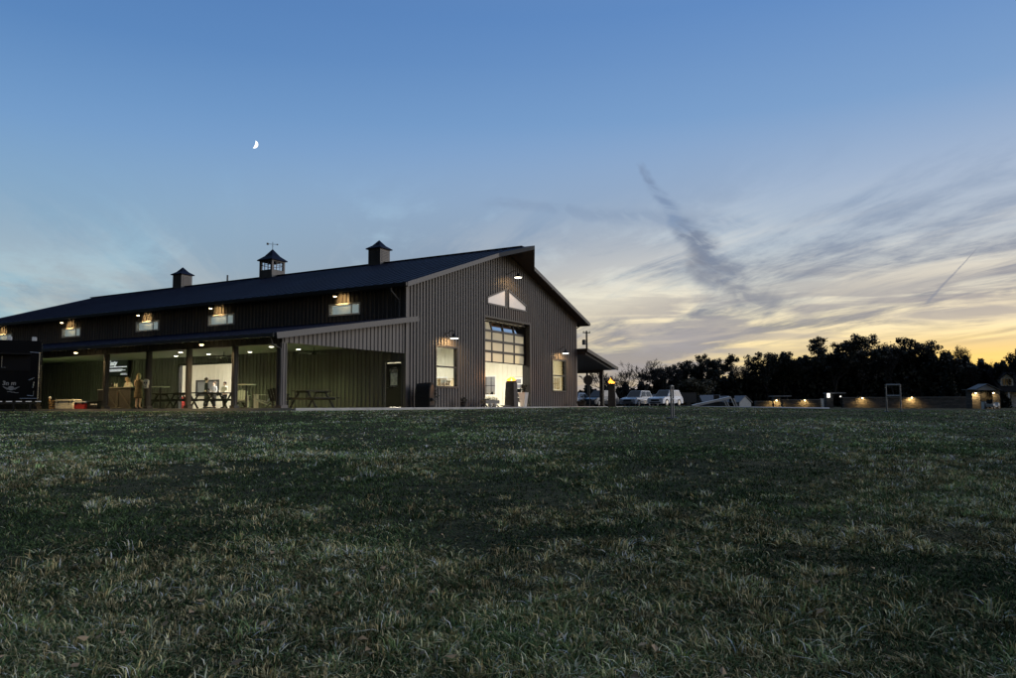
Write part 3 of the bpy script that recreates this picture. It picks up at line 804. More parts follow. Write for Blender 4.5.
# end cladding above the open end and header beams
mb = MB(); pf = lambda s, h, d: (s, -d, h)
mb.add([(PW, 0, 2.66), (0, 0, 2.66), (0, 0, prz(0) - .17), (PW, 0, prz(PW) - .17)], [(0, 1, 2, 3)])
mb.add([(PW, .12, 2.66), (0, .12, 2.66), (0, .12, prz(0) - .17), (PW, .12, prz(PW) - .17)], [(0, 1, 2, 3)])
mb.add([(PW, 0, 2.66), (0, 0, 2.66), (0, .12, 2.66), (PW, .12, 2.66)], [(0, 1, 2, 3)])
for i in range(30):
    s = PW + .1 + i * .27
    if s > -.1: break
    w = .05; lo, hi = 2.66, prz(s) - .18
    v = [pf(s, lo, 0), pf(s + w, lo, 0), pf(s + w * .75, lo, .035), pf(s + w * .25, lo, .035), pf(s, hi, 0), pf(s + w, hi, 0), pf(s + w * .75, hi, .035), pf(s + w * .25, hi, .035)]
    mb.add(v, [(0, 4, 7, 3), (3, 7, 6, 2), (2, 6, 5, 1), (4, 5, 6, 7), (0, 3, 2, 1)])
mb.build('porch_end_cladding', SIDING, barn)
mb = MB(); mb.b2((PW - .02, 0.13, 2.60), (PW + .2, LEN, 2.95)); 
for i in range(150):
    t = .2 + i * .27
    mb.b2((PW - .05, t, 2.64), (PW - .021, t + .05, 2.94))
mb.build('porch_header', SIDING, barn)
mb = MB(); mb.prism([(PW + .2, .13), (-.04, .13), (-.04, LEN), (PW + .2, LEN)], lambda u, t: (u, t, 3.04 + .04 * u), lambda u, t: (u, t, 3.07 + .04 * u)); mb.build('porch_ceiling', CEIL, barn)
COLS = [0.0, 2.80, 5.70, 8.45, 11.6, 17.2, 22.8, 28.4, 34.0, 40.6]
for i, t in enumerate(COLS):
    c = MB(); w = 0.15 if i == 0 else .085; dp = .28 if i == 0 else .17
    t0 = t + w if i == 0 else t
    c.b2((PW - .02, t0 - w, 0), (PW + dp, t0 + w, 2.66))
    for k in (-1, 1): c.box((PW - .035, t0 + k * w * .5, 1.33), (.03, .03, 2.6)); c.box((PW + dp / 2 + k * dp * .28, t0 - w - .013, 1.33), (.03, .025, 2.6))
    c.box((PW + dp / 2, t0, .06), (dp + .1, w * 2 + .1, .12))
    c.build('column', SIDING if i == 0 else mat('post_metal', (.035, .033, .033), .5), barn)
MB().tube([(PW - .6, .05, prz(-8.8) - .17), (PW - .5, .04, 2.55), (PW - .06, .02, 2.4), (PW - .06, .02, .1)], 0.04).build('downspout', TRIM, barn)
# right side porch
rz_ = lambda u: 4.12 - .195 * (u - 20)
mb = MB(); mb.prism([(20.05, -.8), (25.8, -.8), (25.8, LEN), (20.05, LEN)], lambda u, t: (u, t, rz_(u) - .18), lambda u, t: (u, t, rz_(u))); mb.build('porch_roof', DARK, barn)
mb = MB(); mb.bar((20.05, -.84, rz_(20.05) - .11), (25.85, -.84, rz_(25.85) - .11), .07, .24); mb.build('rake_trim', TRIM, barn)
mb = MB(); mb.b2((24.75, .2, 2.56), (25.0, LEN, 2.95)); mb.build('porch_header', SOFFIT, barn)
mb = MB(); mb.prism([(20.06, -.7), (24.9, -.7), (24.9, LEN), (20.06, LEN)], lambda u, t: (u, t, rz_(u) - .42), lambda u, t: (u, t, rz_(u) - .19)); mb.build('porch_ceiling', SOFFIT, barn)
for t in (0.12, 5.5, 11, 16.5, 22, 27.5, 33, 38.5):
    c = MB(); c.b2((24.75, t - .13, 0), (25.0, t + .13, 2.56 if t > .2 else 2.9)); c.box((24.87, t, .06), (.36, .36, .12)); c.build('column', DARK, barn)

# interior partition and floor fittings
PTN = 6.0
wt0, wh0 = onU(218, 394, PTN); wt1, wh1 = onU(197.5, 382, PTN)
p_op = [op(min(wt0, wt1), max(wt0, wt1), wh0, wh1)]
mb = MB(); skin(mb, lambda s, h: (PTN, s, h), 11, 38, lambda s: 4.2, p_op)
for i in range(66):
    s = 11.2 + i * .4
    for lo, hi in solid_clear(s, 4.2, [o for o in p_op if o['s0'] - .15 < s < o['s1'] + .1]): mb.b2((PTN - .02, s, lo), (PTN - .001, s + .04, hi))
mb.build('partition', WHITEL, barn)
o = p_op[0]; mb = MB()
for a, b, lo, hi in ((o['s0'] - .12, o['s0'], o['lo0'] - .12, o['hi0'] + .12), (o['s1'], o['s1'] + .12, o['lo0'] - .12, o['hi0'] + .12), (o['s0'], o['s1'], o['hi0'], o['hi0'] + .12), (o['s0'], o['s1'], o['lo0'] - .12, o['lo0']), ((o['s0'] + o['s1']) / 2 - .06, (o['s0'] + o['s1']) / 2 + .06, o['lo0'], o['hi0'])):
    mb.b2((PTN - .06, a, lo), (PTN + .04, b, hi))
wf = mb.build('window', DARK, barn); MB().b2((PTN - .01, o['s0'], o['lo0']), (PTN, o['s1'], o['hi0'])).build('pane', glass_mat('grey_inner_glass', refl=.2, frost=(.42, .44, .46)), wf)

# ------------------------------------------------------------------ lamps
WARM = (1.0, 0.60, 0.24); CREAM = (1.0, 0.86, 0.56); PORCHC = (0.80, 1.0, 0.42)
def gooseneck(loc, rz, label, group, power, shade_r=0.24, reach=0.5, col=WARM, glow=LAMPC, rise=0.18, tilt=(.28, -1), cone=165):
    """wall lamp; local -Y points out of the wall"""
    t = thing('wall_lamp', label, 'wall lamp', loc, rz, group)
    MB().lathe([(0.09, -.02), (0.09, .02)], (0, 0, 0), 12).build('mount', DARK, t).rotation_euler = (PI / 2, 0, 0)
    MB().tube([(0, 0, 0), (0, -.12, .05), (0, -reach * .6, rise), (0, -reach * .9, rise * .8), (0, -reach, .02), (0, -reach, -.08)], 0.02, 8).build('arm', DARK, t)
    s = MB().lathe([(0.05, 0.06), (0.07, -0.02), (shade_r * .55, -.08), (shade_r, -.19), (shade_r + .005, -.2), (shade_r - .012, -.19), (shade_r * .5, -.085), (0.03, -.03)], (0, -reach, -.06), 20)
    s.build('shade', DARK, t, True)
    MB().lathe([(1e-4, -.245), (shade_r * .55, -.235), (shade_r * .90, -.215), (shade_r * .9, -.195), (1e-4, -.19)], (0, -reach, -.05), 16).build('bulb', glow, t, True)
    light('lamp_light', 'SPOT', (0, -reach, -.33), power, col, t, 0.06, math.radians(cone), 0.6, (0, tilt[0], tilt[1]))
    return t
W_ = lambda u, t, h: W(u, t, h)
gooseneck(W(3.56, -.02, 3.90), ANG, 'black gooseneck lamp above the tall lit window left of the gable door', 'gooseneck lamps on the gable', 90, tilt=(.65, -1))
gooseneck(W(17.2, -.02, 3.86), ANG, 'black gooseneck lamp above the smaller lit window at the right end of the gable', 'gooseneck lamps on the gable', 75, tilt=(.65, -1))
gooseneck(W(10.14, -.02, 8.06), ANG, 'black gooseneck lamp high above the triangular windows in the gable peak', 'gooseneck lamps on the gable', 40, reach=.75, tilt=(.65, -1))
labs = ['lit lamp over the clerestory window nearest the gable corner', 'lit lamp over the second clerestory window from the gable', 'lit lamp over the third clerestory window from the gable, under the middle of the eave',
        'lit lamp over the clerestory window above the coolers', 'lit lamp over the farthest clerestory window, above the black trailer']
LAMPS = [3.97, 13.4, 19.95, 27.95, 36.2]
for t, lb in zip(LAMPS, labs):
    gooseneck(W(-.02, t + .1, 5.98), ANG - PI / 2, lb, 'lamps over the clerestory windows', 60, 0.09, 0.62, (1.0, .62, .24), LAMPG, 0.1, (1, -.16), 84)
for t, lb in ((4.0, 'warm lamp on the porch header just left of the corner bay'), (12.9, 'warm lamp on the porch header above the coolers')):
    gooseneck(W(PW - .06, t, 2.94), ANG - PI / 2, lb, 'lamps on the porch header', 450, 0.09, 0.62, (1.0, .70, .32), LAMPG, 0.03, (.12, -1))
# recessed porch downlights at the spots the photo shows
DL = [((298.4, 348.6), 'right of the corner column'), ((271.4, 346), 'nearest the porch edge left of the corner column'), ((250, 351.3), 'between the corner column and the open doorway'), ((208.6, 353.5), 'above the open doorway'),
      ((180.6, 351.7), 'brighter one of the pair left of the doorway'), ((176, 355.4), 'lower one of the pair left of the doorway')]
for (p, lb) in DL:
    # meet the sloping ceiling h = 3.04 + .04 u
    best = None
    for k in range(200):
        u = -8 + k * .04; t, h = onU(p[0], p[1], u)
        e = abs(h - (3.03 + .04 * u))
        if best is None or e < best[0]: best = (e, u, t)
    _, u, t = best
    h = 3.04 + .04 * u
    r = thing('ceiling_light', 'round downlight in the porch ceiling ' + lb, 'ceiling light', W(u, t, h), ANG, 'downlights in the porch ceiling')
    MB().lathe([(0.12, -.045), (0.15, -.045), (0.15, 0.0), (0.12, 0.0)], (0, 0, 0), 16).build('ring', TRIM, r)
    MB().lathe([(1e-4, -.07), (.09, -.06), (.125, -.03)], (0, 0, 0), 16).build('lens', LAMPC, r, True)
    light('downlight', 'SPOT', (0, 0, -.10), 150, PORCHC, r, 0.07, math.radians(152), 0.8, (0, 0, -1))
light('unseen_wall_fill', 'SPOT', W(-4.2, 22.5, 2.7), 420, PORCHC, None, 0.07, math.radians(150), .8, (.9, 0, -1))  # added fill for the far bay wall, where no fixture is visible
lastl = bpy.data.objects['unseen_wall_fill']
r = thing('ceiling_light', 'added unseen downlight behind the porch header lighting the far bay wall', 'ceiling light', W(-7.35, 21.0, 2.745), ANG, 'downlights in the porch ceiling')
MB().lathe([(0.12, -.045), (0.15, -.045), (0.15, 0.0), (0.12, 0.0)], (0, 0, 0), 16).build('ring', TRIM, r)
MB().lathe([(1e-4, -.07), (.09, -.06), (.125, -.03)], (0, 0, 0), 16).build('lens', LAMPC, r, True)
lastl.parent = r; lastl.location = (0, 0, -.1)
# ceiling fans
def fan(loc, rz, label):
    t = thing('ceiling_fan', label, 'ceiling fan', loc, rz, 'ceiling fans in the porch')
    MB().tube([(0, 0, 0), (0, 0, -.22)], 0.02).lathe([(.06, -.22), (.11, -.26), (.11, -.36), (.05, -.40)], (0, 0, 0), 14).build('motor', DARK, t)
    for k in range(4):
        a = k * PI / 2 + .4; M = Matrix.Rotation(a, 3, 'Z') @ Matrix.Rotation(math.radians(10), 3, 'X')
        MB().box(M @ Vector((.42, 0, -.31)), (.62, .14, .012), M=M).build('blade', mat('fan_blade', (.22, .22, .19), .5), t)
for u, p, lb in ((-3.5, (224, 353), 'dark ceiling fan above the open doorway'), (-6.6, (278, 342), 'dark ceiling fan near the corner column'), (-3.2, (314, 349), 'dark ceiling fan over the picnic table by the door')):
    t, h = onU(p[0], p[1], u); fan(W(u, t, 3.03 + .04 * u), ANG + rnd.uniform(0, 1), lb)
# interior lights
hb = ['near the gable door on the left', 'near the gable door on the right', 'behind the porch doorway', 'over the middle of the hall', 'deep in the hall on the left', 'deep in the hall on the right']
for (u, t, pw), lb in zip(((4.5, 5, 430), (14.5, 5.5, 820), (3.2, 15.5, 700), (14, 15, 1700), (3.4, 28, 500), (14, 29, 500)), hb):
    r = thing('hall_light', 'flat bright panel light hung inside the barn ' + lb, 'panel light', W(u, t, 4.3), ANG, 'panel lights inside the barn')
    MB().b2((-.6, -.3, 0), (.6, .3, .06)).build('housing', WHITEP, r)
    MB().b2((-.57, -.27, -.012), (.57, .27, -.002)).build('diffuser', emat('panel_glow', (1, .93, .72), 5) if 'panel_glow' not in MATS else MATS['panel_glow'], r)
    MB().tube([(-.5, 0, .06), (-.5, 0, 1.6)], .008, 6).tube([(.5, 0, .06), (.5, 0, 1.6)], .008, 6).build('hanger', DARK, r)
    light('panel_light', 'AREA', (0, 0, -.03), pw, (1.0, .94, .79), r, size=(1.1, .5), aim=(0, 0, -1))

# ------------------------------------------------------------------ people
SKIN = mat('skin', (.62, .44, .34), .6, 0, .05)
def skin_mesh(name, joints, edges, radii, m, parent, sub=1):
    me = bpy.data.meshes.new(name); me.from_pydata([tuple(j) for j in joints], edges, [])
    o = bpy.data.objects.new('tmp_' + name, me); COL.objects.link(o)
    md = o.modifiers.new('s', 'SKIN'); md.use_smooth_shade = True
    for v, r in zip(me.skin_vertices[0].data, radii):
        v.radius = r if isinstance(r, (tuple, list)) else (r, r)
    me.skin_vertices[0].data[0].use_root = True
    sd = o.modifiers.new('d', 'SUBSURF'); sd.levels = sub; sd.render_levels = sub
    dg = bpy.context.evaluated_depsgraph_get(); dg.update()
    out = bpy.data.meshes.new_from_object(o.evaluated_get(dg)); out.name = name
    bpy.data.objects.remove(o)
    out.materials.clear(); out.materials.append(m)
    r = bpy.data.objects.new(name, out); COL.objects.link(r)
    if parent: r.parent = parent
    return r

def person(label, loc, rz, H=1.7, arms=((-.12, .35, .05), (.12, .35, .05)), top=None, legs_m=None, hair=None, hair_len=0.1, dress=None, stance=0.09, step=0.0, group=None, bare=True, lean=0.0):
    """faces local -Y; arms: (out, forward, lift) per hand relative to hip height"""
    s = H / 1.7
    t = thing('person', label, 'person', loc, rz, group)
    J, E, Rr = [], [], []
    def j(x, y, z, r, p=None):
        J.append((x * s, y * s, z * s)); Rr.append((r * s, r * s) if not isinstance(r, tuple) else (r[0] * s, r[1] * s))
        if p is not None: E.append((p, len(J) - 1))
        return len(J) - 1
    L = lean
    pel = j(0, 0, .92, (.15, .105)); wa = j(0, -.05 * L, 1.08, (.125, .09), pel); ch = j(0, -.14 * L, 1.28, (.155, .105), wa); nb = j(0, -.2 * L, 1.42, .07, ch); nk = j(0, -.24 * L - .005, 1.475, .052, nb)
    jaw = j(0, -.28 * L - .025, 1.54, (.066, .078), nk); hd = j(0, -.29 * L - .015, 1.61, (.078, .095), jaw); j(0, -.29 * L - .01, 1.675, .05, hd)
    nose = j(0, -.28 * L - .125, 1.585, .012, jaw)
    hands = []
    for sgn, (ao, af, al) in zip((-1, 1), arms):
        sh = j(sgn * .185, -.15 * L, 1.37, .055, ch)
        hx, hy, hz = sgn * (.2 + abs(ao)), -af, .86 + al
        ex, ey, ez = sgn * (.23 + abs(ao) * .6), -af * .35 + .04, 1.08 + al * .25
        el_ = j(ex, ey, ez, .042, sh); wr = j(hx, hy, hz, .028, el_)
        d = (Vector((hx, hy, hz)) - Vector((ex, ey, ez))).normalized()
        pm = Vector((hx, hy, hz)) + d * .06; pi_ = j(*pm, (.036, .022), wr)
        side_ = Vector((0, 0, 1)).cross(d); side_ = side_.normalized() if side_.length > .1 else Vector((0, 1, 0))
        for k, ln in enumerate((.065, .08, .085, .075)):
            q = pm + d * .05 + side_ * (k - 1.5) * .021; f1 = j(*q, .0105, pi_)
            j(*(q + d * ln * .6 + Vector((0, 0, -.012))), .0085, f1)
        q = pm + side_ * .05 * -sgn + d * .01; f1 = j(*q, .011, pi_); j(*(q + d * .04), .009, f1)
    for sgn, st in ((-1, step), (1, -step)):
        hp = j(sgn * .095, 0, .86, .092, pel); kn = j(sgn * stance, -.02 - st * .6, .49, .058, hp); an = j(sgn * stance, .02 - st, .085, .038, kn)
        j(sgn * (stance + .02), -.13 - st, .035, (.042, .03), an); 
    body = skin_mesh('body', J, E, Rr, SKIN, t)
    ey = MB()
    for sgn in (-1, 1): ey.ball((sgn * .031 * s, (-.28 * L - .098) * s, 1.615 * s), .010 * s, 6)
    ey.build('eyes', DARK, t)
    if hair:
        hm = MB(); hm.ball((0, (-.29 * L + .012) * s, 1.628 * s), .105 * s, 10, (.92, 1.02, 1.0))
        if hair_len > .12: hm.lathe([(.10 * s, .02 * s), (.105 * s, -.10 * s), (.115 * s, -hair_len * s), (.06 * s, -(hair_len + .05) * s)], (0, (-.2 * L + .035) * s, 1.60 * s), 12, 1, .72)
        hm.build('hair', hair, t, True)
    if dress:
        MB().lathe([(.235 * s, .50 * s), (.225 * s, .60 * s), (.205 * s, .85 * s), (.155 * s, 1.08 * s), (.185 * s, 1.28 * s), (.14 * s, 1.42 * s), (.08 * s, 1.44 * s)], (0, 0, 0), 20, 1, .72).build('dress', dress, t, True)
    if top:
        ids = [0, 1, 2, 3]; TJ = [J[i] for i in ids]; TE = [(0, 1), (1, 2), (2, 3)]; TR = [(Rr[i][0] * 1.13, Rr[i][1] * 1.16) for i in ids]
        for a in E:                               # sleeves follow shoulder, elbow, wrist
            if a[0] == 2 and a[1] > 8:
                TJ.append(J[a[1]]); TE.append((2, len(TJ) - 1)); TR.append((.066 * s, .066 * s)); k = len(TJ) - 1
                TJ.append(J[a[1] + 1]); TE.append((k, k + 1)); TR.append((.054 * s, .054 * s))
                w_ = Vector(J[a[1] + 1]).lerp(Vector(J[a[1] + 2]), .85); TJ.append(tuple(w_)); TE.append((k + 1, k + 2)); TR.append((.040 * s, .040 * s))
        skin_mesh('top', TJ, TE, TR, top, t)
    if legs_m:
        TJ = [(0, 0, .96 * s)]; TE = []; TR = [(.165 * s, .12 * s)]
        for sgn, st in ((-1, step), (1, -step)):
            k = len(TJ); TJ += [(sgn * .095 * s, 0, .84 * s), (sgn * stance * s, (-.02 - st * .6) * s, .49 * s), (sgn * stance * s, (.02 - st) * s, .10 * s)]
            TE += [(0, k), (k, k + 1), (k + 1, k + 2)]; TR += [(.105 * s,) * 2, (.075 * s,) * 2, (.058 * s,) * 2]
        skin_mesh('trousers', TJ, TE, TR, legs_m, t)
        sh = MB()
        for sgn, st in ((-1, step), (1, -step)): sh.box((sgn * (stance + .01) * s, (-.06 - st) * s, .04 * s), (.10 * s, .27 * s, .08 * s))
        sh.build('shoes', DARK, t, False, .02)
    return t
TAN = mat('tan_cloth', (.115, .085, .045), .85, 0, .2, 8); BLKC = mat('black_cloth', (.012, .012, .013), .9, 0, .2); GRYC = mat('grey_cloth', (.30, .31, .33), .9, 0, .1); CRMC = mat('cream_cloth', (.75, .72, .62), .9, 0, .1)
BLOND = mat('blond_hair', (.55, .43, .26), .6, 0, .2, 30); BROWN = mat('brown_hair', (.07, .05, .035), .6, 0, .2, 30)
def porch_pt(x, y, u, h=0.0):
    t, _ = onU(x, y, u); return W(u, t, h)
cdir = ANG + PI                     # facing away from camera-ish orientations are set per person
person('woman with long blond hair in a tan dress at the porch bar', porch_pt(138, 407, -7.0), ANG + 1.9, 1.68, ((.02, .25, .2), (.02, .22, .2)), None, None, BLOND, .38, TAN, .10)
person('bartender in a cream shirt leaning behind the porch counter', porch_pt(129.5, 400, -5.4), ANG - PI / 2 + .2, 1.62, ((.10, .38, .12), (.10, .36, .12)), CRMC, BLKC, BLOND, .2, None, .1, 0, None, True, .8)
person('person in black standing in the bright open doorway', W(-.6, onU(206, 400, -.6)[0], 0), ANG + .9, 1.74, ((.05, .1, 0), (.08, .22, .15)), BLKC, BLKC, BROWN, .1, None, .12, .08)
person('person in a grey shirt standing inside before the dark framed window', W(3.6, onU(214, 400, 3.6)[0], 0), ANG - PI / 2, 1.72, ((.04, .15, .1), (.04, .18, .1)), GRYC, BLKC, BROWN, .1)
person('person in a cream top behind the table at the right side of the doorway', W(2.2, onU(224.6, 398, 2.2)[0], 0), ANG - PI / 2, 1.62, ((.08, .25, .1), (.08, .25, .1)), CRMC, BLKC, BROWN, .1)

# ------------------------------------------------------------------ porch furniture
def picnic_table(loc, rz, label):
    t = thing('picnic_table', label, 'picnic table', loc, rz, 'picnic tables on the porch')
    m = MB()
    for k in range(5): m.box((0, (k - 2) * .15, .745), (1.85, .14, .035))
    m.build('tabletop', WOODD, t)
    for s in (-1, 1):
        b = MB()
        for k in (0, 1): b.box((0, s * (.62 + k * .14), .44), (1.85, .13, .035))
        b.build('bench', WOODD, t)
        l = MB()
        l.bar((s * .62, -.72, 0), (s * .62, -.22, .725), .09, .04); l.bar((s * .62, .72, 0), (s * .62, .22, .725), .09, .04)
        l.box((s * .665, 0, .40), (.035, 1.5, .09)); l.box((s * .665, 0, .70), (.035, .70, .07))
        l.build('leg_frame', WOODD, t)
    return t
pt0 = picnic_table(porch_pt(312, 405, -5.0), ANG + .10, 'dark picnic table between the corner column and the glazed side door')
dup(pt0, porch_pt(170, 405, -5.2), ANG + PI / 2, 'dark picnic table left of the open doorway beside the high bar table')
dup(pt0, porch_pt(194, 405, -5.8), ANG + PI / 2, 'dark picnic table just outside the left half of the open doorway')
dup(pt0, porch_pt(225, 405, -4.6), ANG + PI / 2 + .05, 'dark picnic table outside the right half of the open doorway')
def high_table(loc, label):
    t = thing('bar_table', label, 'bar table', loc, 0, 'high bar tables on the porch')
    MB().lathe([(.40, 1.04), (.42, 1.05), (.42, 1.08), (.40, 1.09)], (0, 0, 0), 24).build('tabletop', mat('pale_top', (.32, .32, .28), .4), t)
    MB().tube([(0, 0, .03), (0, 0, 1.04)], .04, 10).build('leg', DARK, t)
    MB().lathe([(.28, 0), (.27, .025), (.05, .04)], (0, 0, 0), 20).build('base', DARK, t)
    return t
h0 = high_table(porch_pt(246, 405, -6.0), 'round high table right of the open doorway beside the lounge chairs')
dup(h0, porch_pt(160, 405, -6.0), 0, 'round high table beside the white skull sign')
def lounge(loc, rz, m, label):
    t = thing('lounge_chair', label, 'lounge chair', loc, rz, 'lounge chairs on the porch')
    b = MB()
    for k in range(5): b.bar(((k - 2) * .11, .12, .32), ((k - 2) * .11, .50, .86 - abs(k - 2) * .03), .095, .02)
    b.build('backrest', m, t)
    s = MB()
    for k in range(5): s.bar((-.30, -.42 + k * .115, .40 - k * .028), (.30, -.42 + k * .115, .40 - k * .028), .1, .022)
    s.build('seat', m, t)
    for x in (-1, 1):
        l = MB(); l.box((x * .33, -.38, .29), (.05, .09, .58)); l.bar((x * .33, -.36, .34), (x * .33, .45, .04), .09, .03); l.build('leg', m, t)
        MB().box((x * .34, -.08, .59), (.12, .72, .025)).build('armrest', m, t)
    return t
l0 = lounge(porch_pt(265, 405, -6.2), -PI / 2 + .15, GREYC, 'pale grey slatted lounge chair tilted back beside the corner column')
l1 = dup(l0, porch_pt(241, 405, -5.6), ANG - PI * .25, 'grey slatted lounge chair behind the round high table')
lounge(porch_pt(277, 405, -6.6), ANG + PI * .65, WOODD, 'black slatted lounge chair hard against the corner column')
# bar counter
ct, _ = onU(125, 405, -6.5)
bar_c = thing('bar_counter', 'dark plank bar counter with diagonal braces below the menu board', 'bar counter', W(-6.6, ct, 0), ANG)
MB().b2((-.3, -1.05, 0), (.3, 1.05, 1.02)).build('body', WOODD, bar_c)
MB().b2((-.4, -1.15, 1.02), (.4, 1.15, 1.07)).build('countertop', mat('worktop', (.10, .10, .085), .4), bar_c)
b = MB()
for y0, y1 in ((-1.0, -.05), (.05, 1.0)):
    b.bar((-.315, y0, .08), (-.315, y1, .95), .03, .09)
    b.box((-.318, y0, .5), (.03, .07, .98)); b.box((-.318, y1, .5), (.03, .07, .98))
b.box((-.316, 0, .05), (.028, 2.0, .08)); b.box((-.316, 0, .97), (.028, 2.0, .08))
b.build('brace', mat('brace_wood', (.026, .025, .020), .7, 0, .2, 6), bar_c)
for k, (dy, h, r, mm, lb) in enumerate(((.95, .30, .04, DARK, 'dark bottle standing on the left part of the bar counter'), (.55, .22, .045, CRMC, 'pale jug standing on the middle of the bar counter'), (.72, .26, .035, GREYC, 'grey bottle standing on the counter left of the pale jug'))):
    bt = MB().lathe([(r, 0), (r, h * .6), (r * .4, h * .78), (r * .4, h), (r * .3, h)], (0, 0, 0), 12).build('bottle', mm, None, True)
    bt.location = W(-6.6, ct, 1.07) + Vector((-GY * dy, GX * dy, 0)); tag(bt, lb, 'bottle', 'things standing on the bar counter')
mc = thing('hand_sink', 'small black cart with white rim left of the bar counter', 'cart', W(-6.3, ct + 1.75, 0), ANG)
MB().b2((-.25, -.4, .08), (.25, .4, .95)).build('body', DARK, mc); MB().b2((-.28, -.43, .95), (.28, .43, 1.0)).build('top', mat('steel', (.5, .5, .48), .3, .6), mc)
for a in (-1, 1): MB().tube([(-.2, a * .3, .04), (.2, a * .3, .04)], .04, 10).build('wheel', DARK, mc)
# menu board on the wall
(ta, ha), (tb, hb_) = onU(107.5, 360.2, -.25), onU(128.5, 376, -.25)
bw, bh = abs(ta - tb), abs(ha - hb_)
mbd = thing('menu_board', 'dark menu board with white script and text lines above the bar', 'menu board', W(-.25, (ta + tb) / 2, (ha + hb_) / 2), ANG)
MB().box((0, 0, 0), (.06, bw, bh)).build('panel', mat('slate_panel', (.045, .05, .06), .5), mbd)
fr = MB()
for s in (-1, 1): fr.box((-.008, s * (bw / 2 - .02), 0), (.075, .05, bh)); fr.box((-.008, 0, s * (bh / 2 - .02)), (.075, bw - .1, .05))
fr.build('frame', DARK, mbd)
MB().tube([(.03, -.4, 0), (.24, -.4, 0)], .03).tube([(.03, .4, 0), (.24, .4, 0)], .03).build('bracket', DARK, mbd)
WHT = mat('sign_white_glow', (.85, .87, .9), .5, 0, .04, emit=(.9, .95, 1.0), estr=0.55)  # white lettering with brightness put in as its own emission
Mt = Matrix(((0, 0, -1, -.035), (-1, 0, 0, bw * .47), (0, 1, 0, bh * .17), (0, 0, 0, 1)))
text_mesh('script', 'Tasty', bh * .40, WHT, mbd, Mt, .004, .35, .012)
tx = MB()
def words(y, h, x0, x1, seed):
    r = random.Random(seed); x = x0
    while x < x1:
        w = r.uniform(.05, .16); tx.box((-.036, bw / 2 - (x + w / 2), y), (.006, w, h)); x += w + .022
words(bh * .06, bh * .055, .06, bw * .92, 1)
for k, (yy, e) in enumerate(((-.085, .74), (-.135, .82), (-.185, .70))): words(bh * yy, bh * .036, .06, bw * e, 2 + k)
for k in range(2): words(bh * (-.34 - .06 * k), bh * .03, bw * .66, bw * .92, 8 + k)
tx.build('text_lines', WHT, mbd)
# skull sign on the column, by the high table
ss = thing('skull_sign', 'white skull shaped sign with dark eyes on the column right of the bar', 'sign', W(PW - .1, 8.36, onU(150, 384, PW)[1]), ANG - PI / 2)
sk = [(-.17, .08), (-.15, .17), (-.06, .22), (.06, .22), (.15, .17), (.17, .08), (.15, -.03), (.11, -.06), (.11, -.17), (.05, -.19), (-.05, -.19), (-.11, -.17), (-.11, -.06), (-.15, -.03)]
MB().prism(sk, lambda x, z: (x, -.05, z), lambda x, z: (x, .03, z)).build('face', mat('bone_white', (.85, .85, .76), .6), ss)
ey = MB()
for s in (-1, 1): ey.lathe([(.042, -.054), (.042, -.049)], (0, 0, 0), 12); 
ey = MB()
for s in (-1, 1): ey.box((s * .07, -.053, .055), (.07, .008, .075))
ey.box((0, -.053, -.02), (.03, .008, .045))
for k in (-1, 0, 1): ey.box((k * .05, -.053, -.125), (.012, .008, .08))
ey.build('eyes', DARK, ss)
# coolers and boxes on the slab edge
def cooler(u, x0, x1, y0, label, body, lid, lidlab=None):
    (t0, h1), (t1, _) = onU(x0, y0, u), onU(x1, y0, u); w = abs(t0 - t1)
    c = thing('cooler', label, 'cooler', W(u, (t0 + t1) / 2, 0), ANG)
    MB().box((0, 0, h1 * .38), (.45, w, h1 * .76)).build('body', body, c, False, .03)
    MB().box((0, 0, h1 * .88), (.49, w + .03, h1 * .22)).build('lid', lid, c, False, .03)
    hd = MB()
    for s in (-1, 1): hd.box((-.235, s * w * .3, h1 * .72), (.03, .06, .10))
    hd.build('latch', DARK, c)
    return c
CRM = mat('cream_plastic', (.85, .82, .68), .5); RED = mat('red_plastic', (.42, .035, .03), .45)
cooler(-8.2, 59.5, 77.5, 399.3, 'large cream cooler on the slab edge beside the wooden crate', CRM, CRM)
cooler(-8.2, 78.5, 89.5, 401.2, 'red cooler with a white lid right of the cream cooler', RED, WHITEP)
c = cooler(-8.1, 90.5, 102, 401.2, 'black cooler with white edges between the red cooler and the column', DARK, DARK)
MB().box((-.24, -.2, .22), (.012, .5, .06)).build('sticker', WHITEP, c)
(t0, h0_), (t1, _) = onU(53, 400, -8.2), onU(58.5, 400, -8.2)
cr = thing('wooden_crate', 'tan wooden crate standing left of the cream cooler', 'crate', W(-8.2, (t0 + t1) / 2, 0), ANG)
w = abs(t0 - t1); b = MB()
for k in range(4): b.box((0, 0, .07 + k * .11), (.36, w, .085))
b.build('slats', mat('tan_wood', (.42, .27, .12), .7, 0, .2, 8), cr)
MB().box((-.185, -w / 2 + .04, .22), (.02, .06, .44)).box((-.185, w / 2 - .04, .22), (.02, .06, .44)).build('corner_post', mat('brown_wood', (.2, .12, .05), .7), cr)
t0, h0_ = onU(51, 396.5, -8.2)
b = thing('propane_torch', 'slim tan post with a white round top left of the wooden crate', 'post', W(-8.25, t0, 0), ANG)
MB().tube([(0, 0, 0), (0, 0, h0_ - .1)], .05, 8).build('shaft', MATS['tan_wood'], b); MB().ball((0, 0, h0_ - .06), .075, 8).build('top', WHITEP, b)
# red bin seen in the doorway, and dark stove on the wall
rb = MB().lathe([(.18, 0), (.22, .62), (.24, .64), (.24, .68), (.18, .72)], (0, 0, 0), 16).build('bin', RED, None, True); rb.location = W(1.0, onU(183.3, 400, 1.0)[0], .0)
tag(rb, 'red bin just inside the left edge of the open doorway', 'bin')
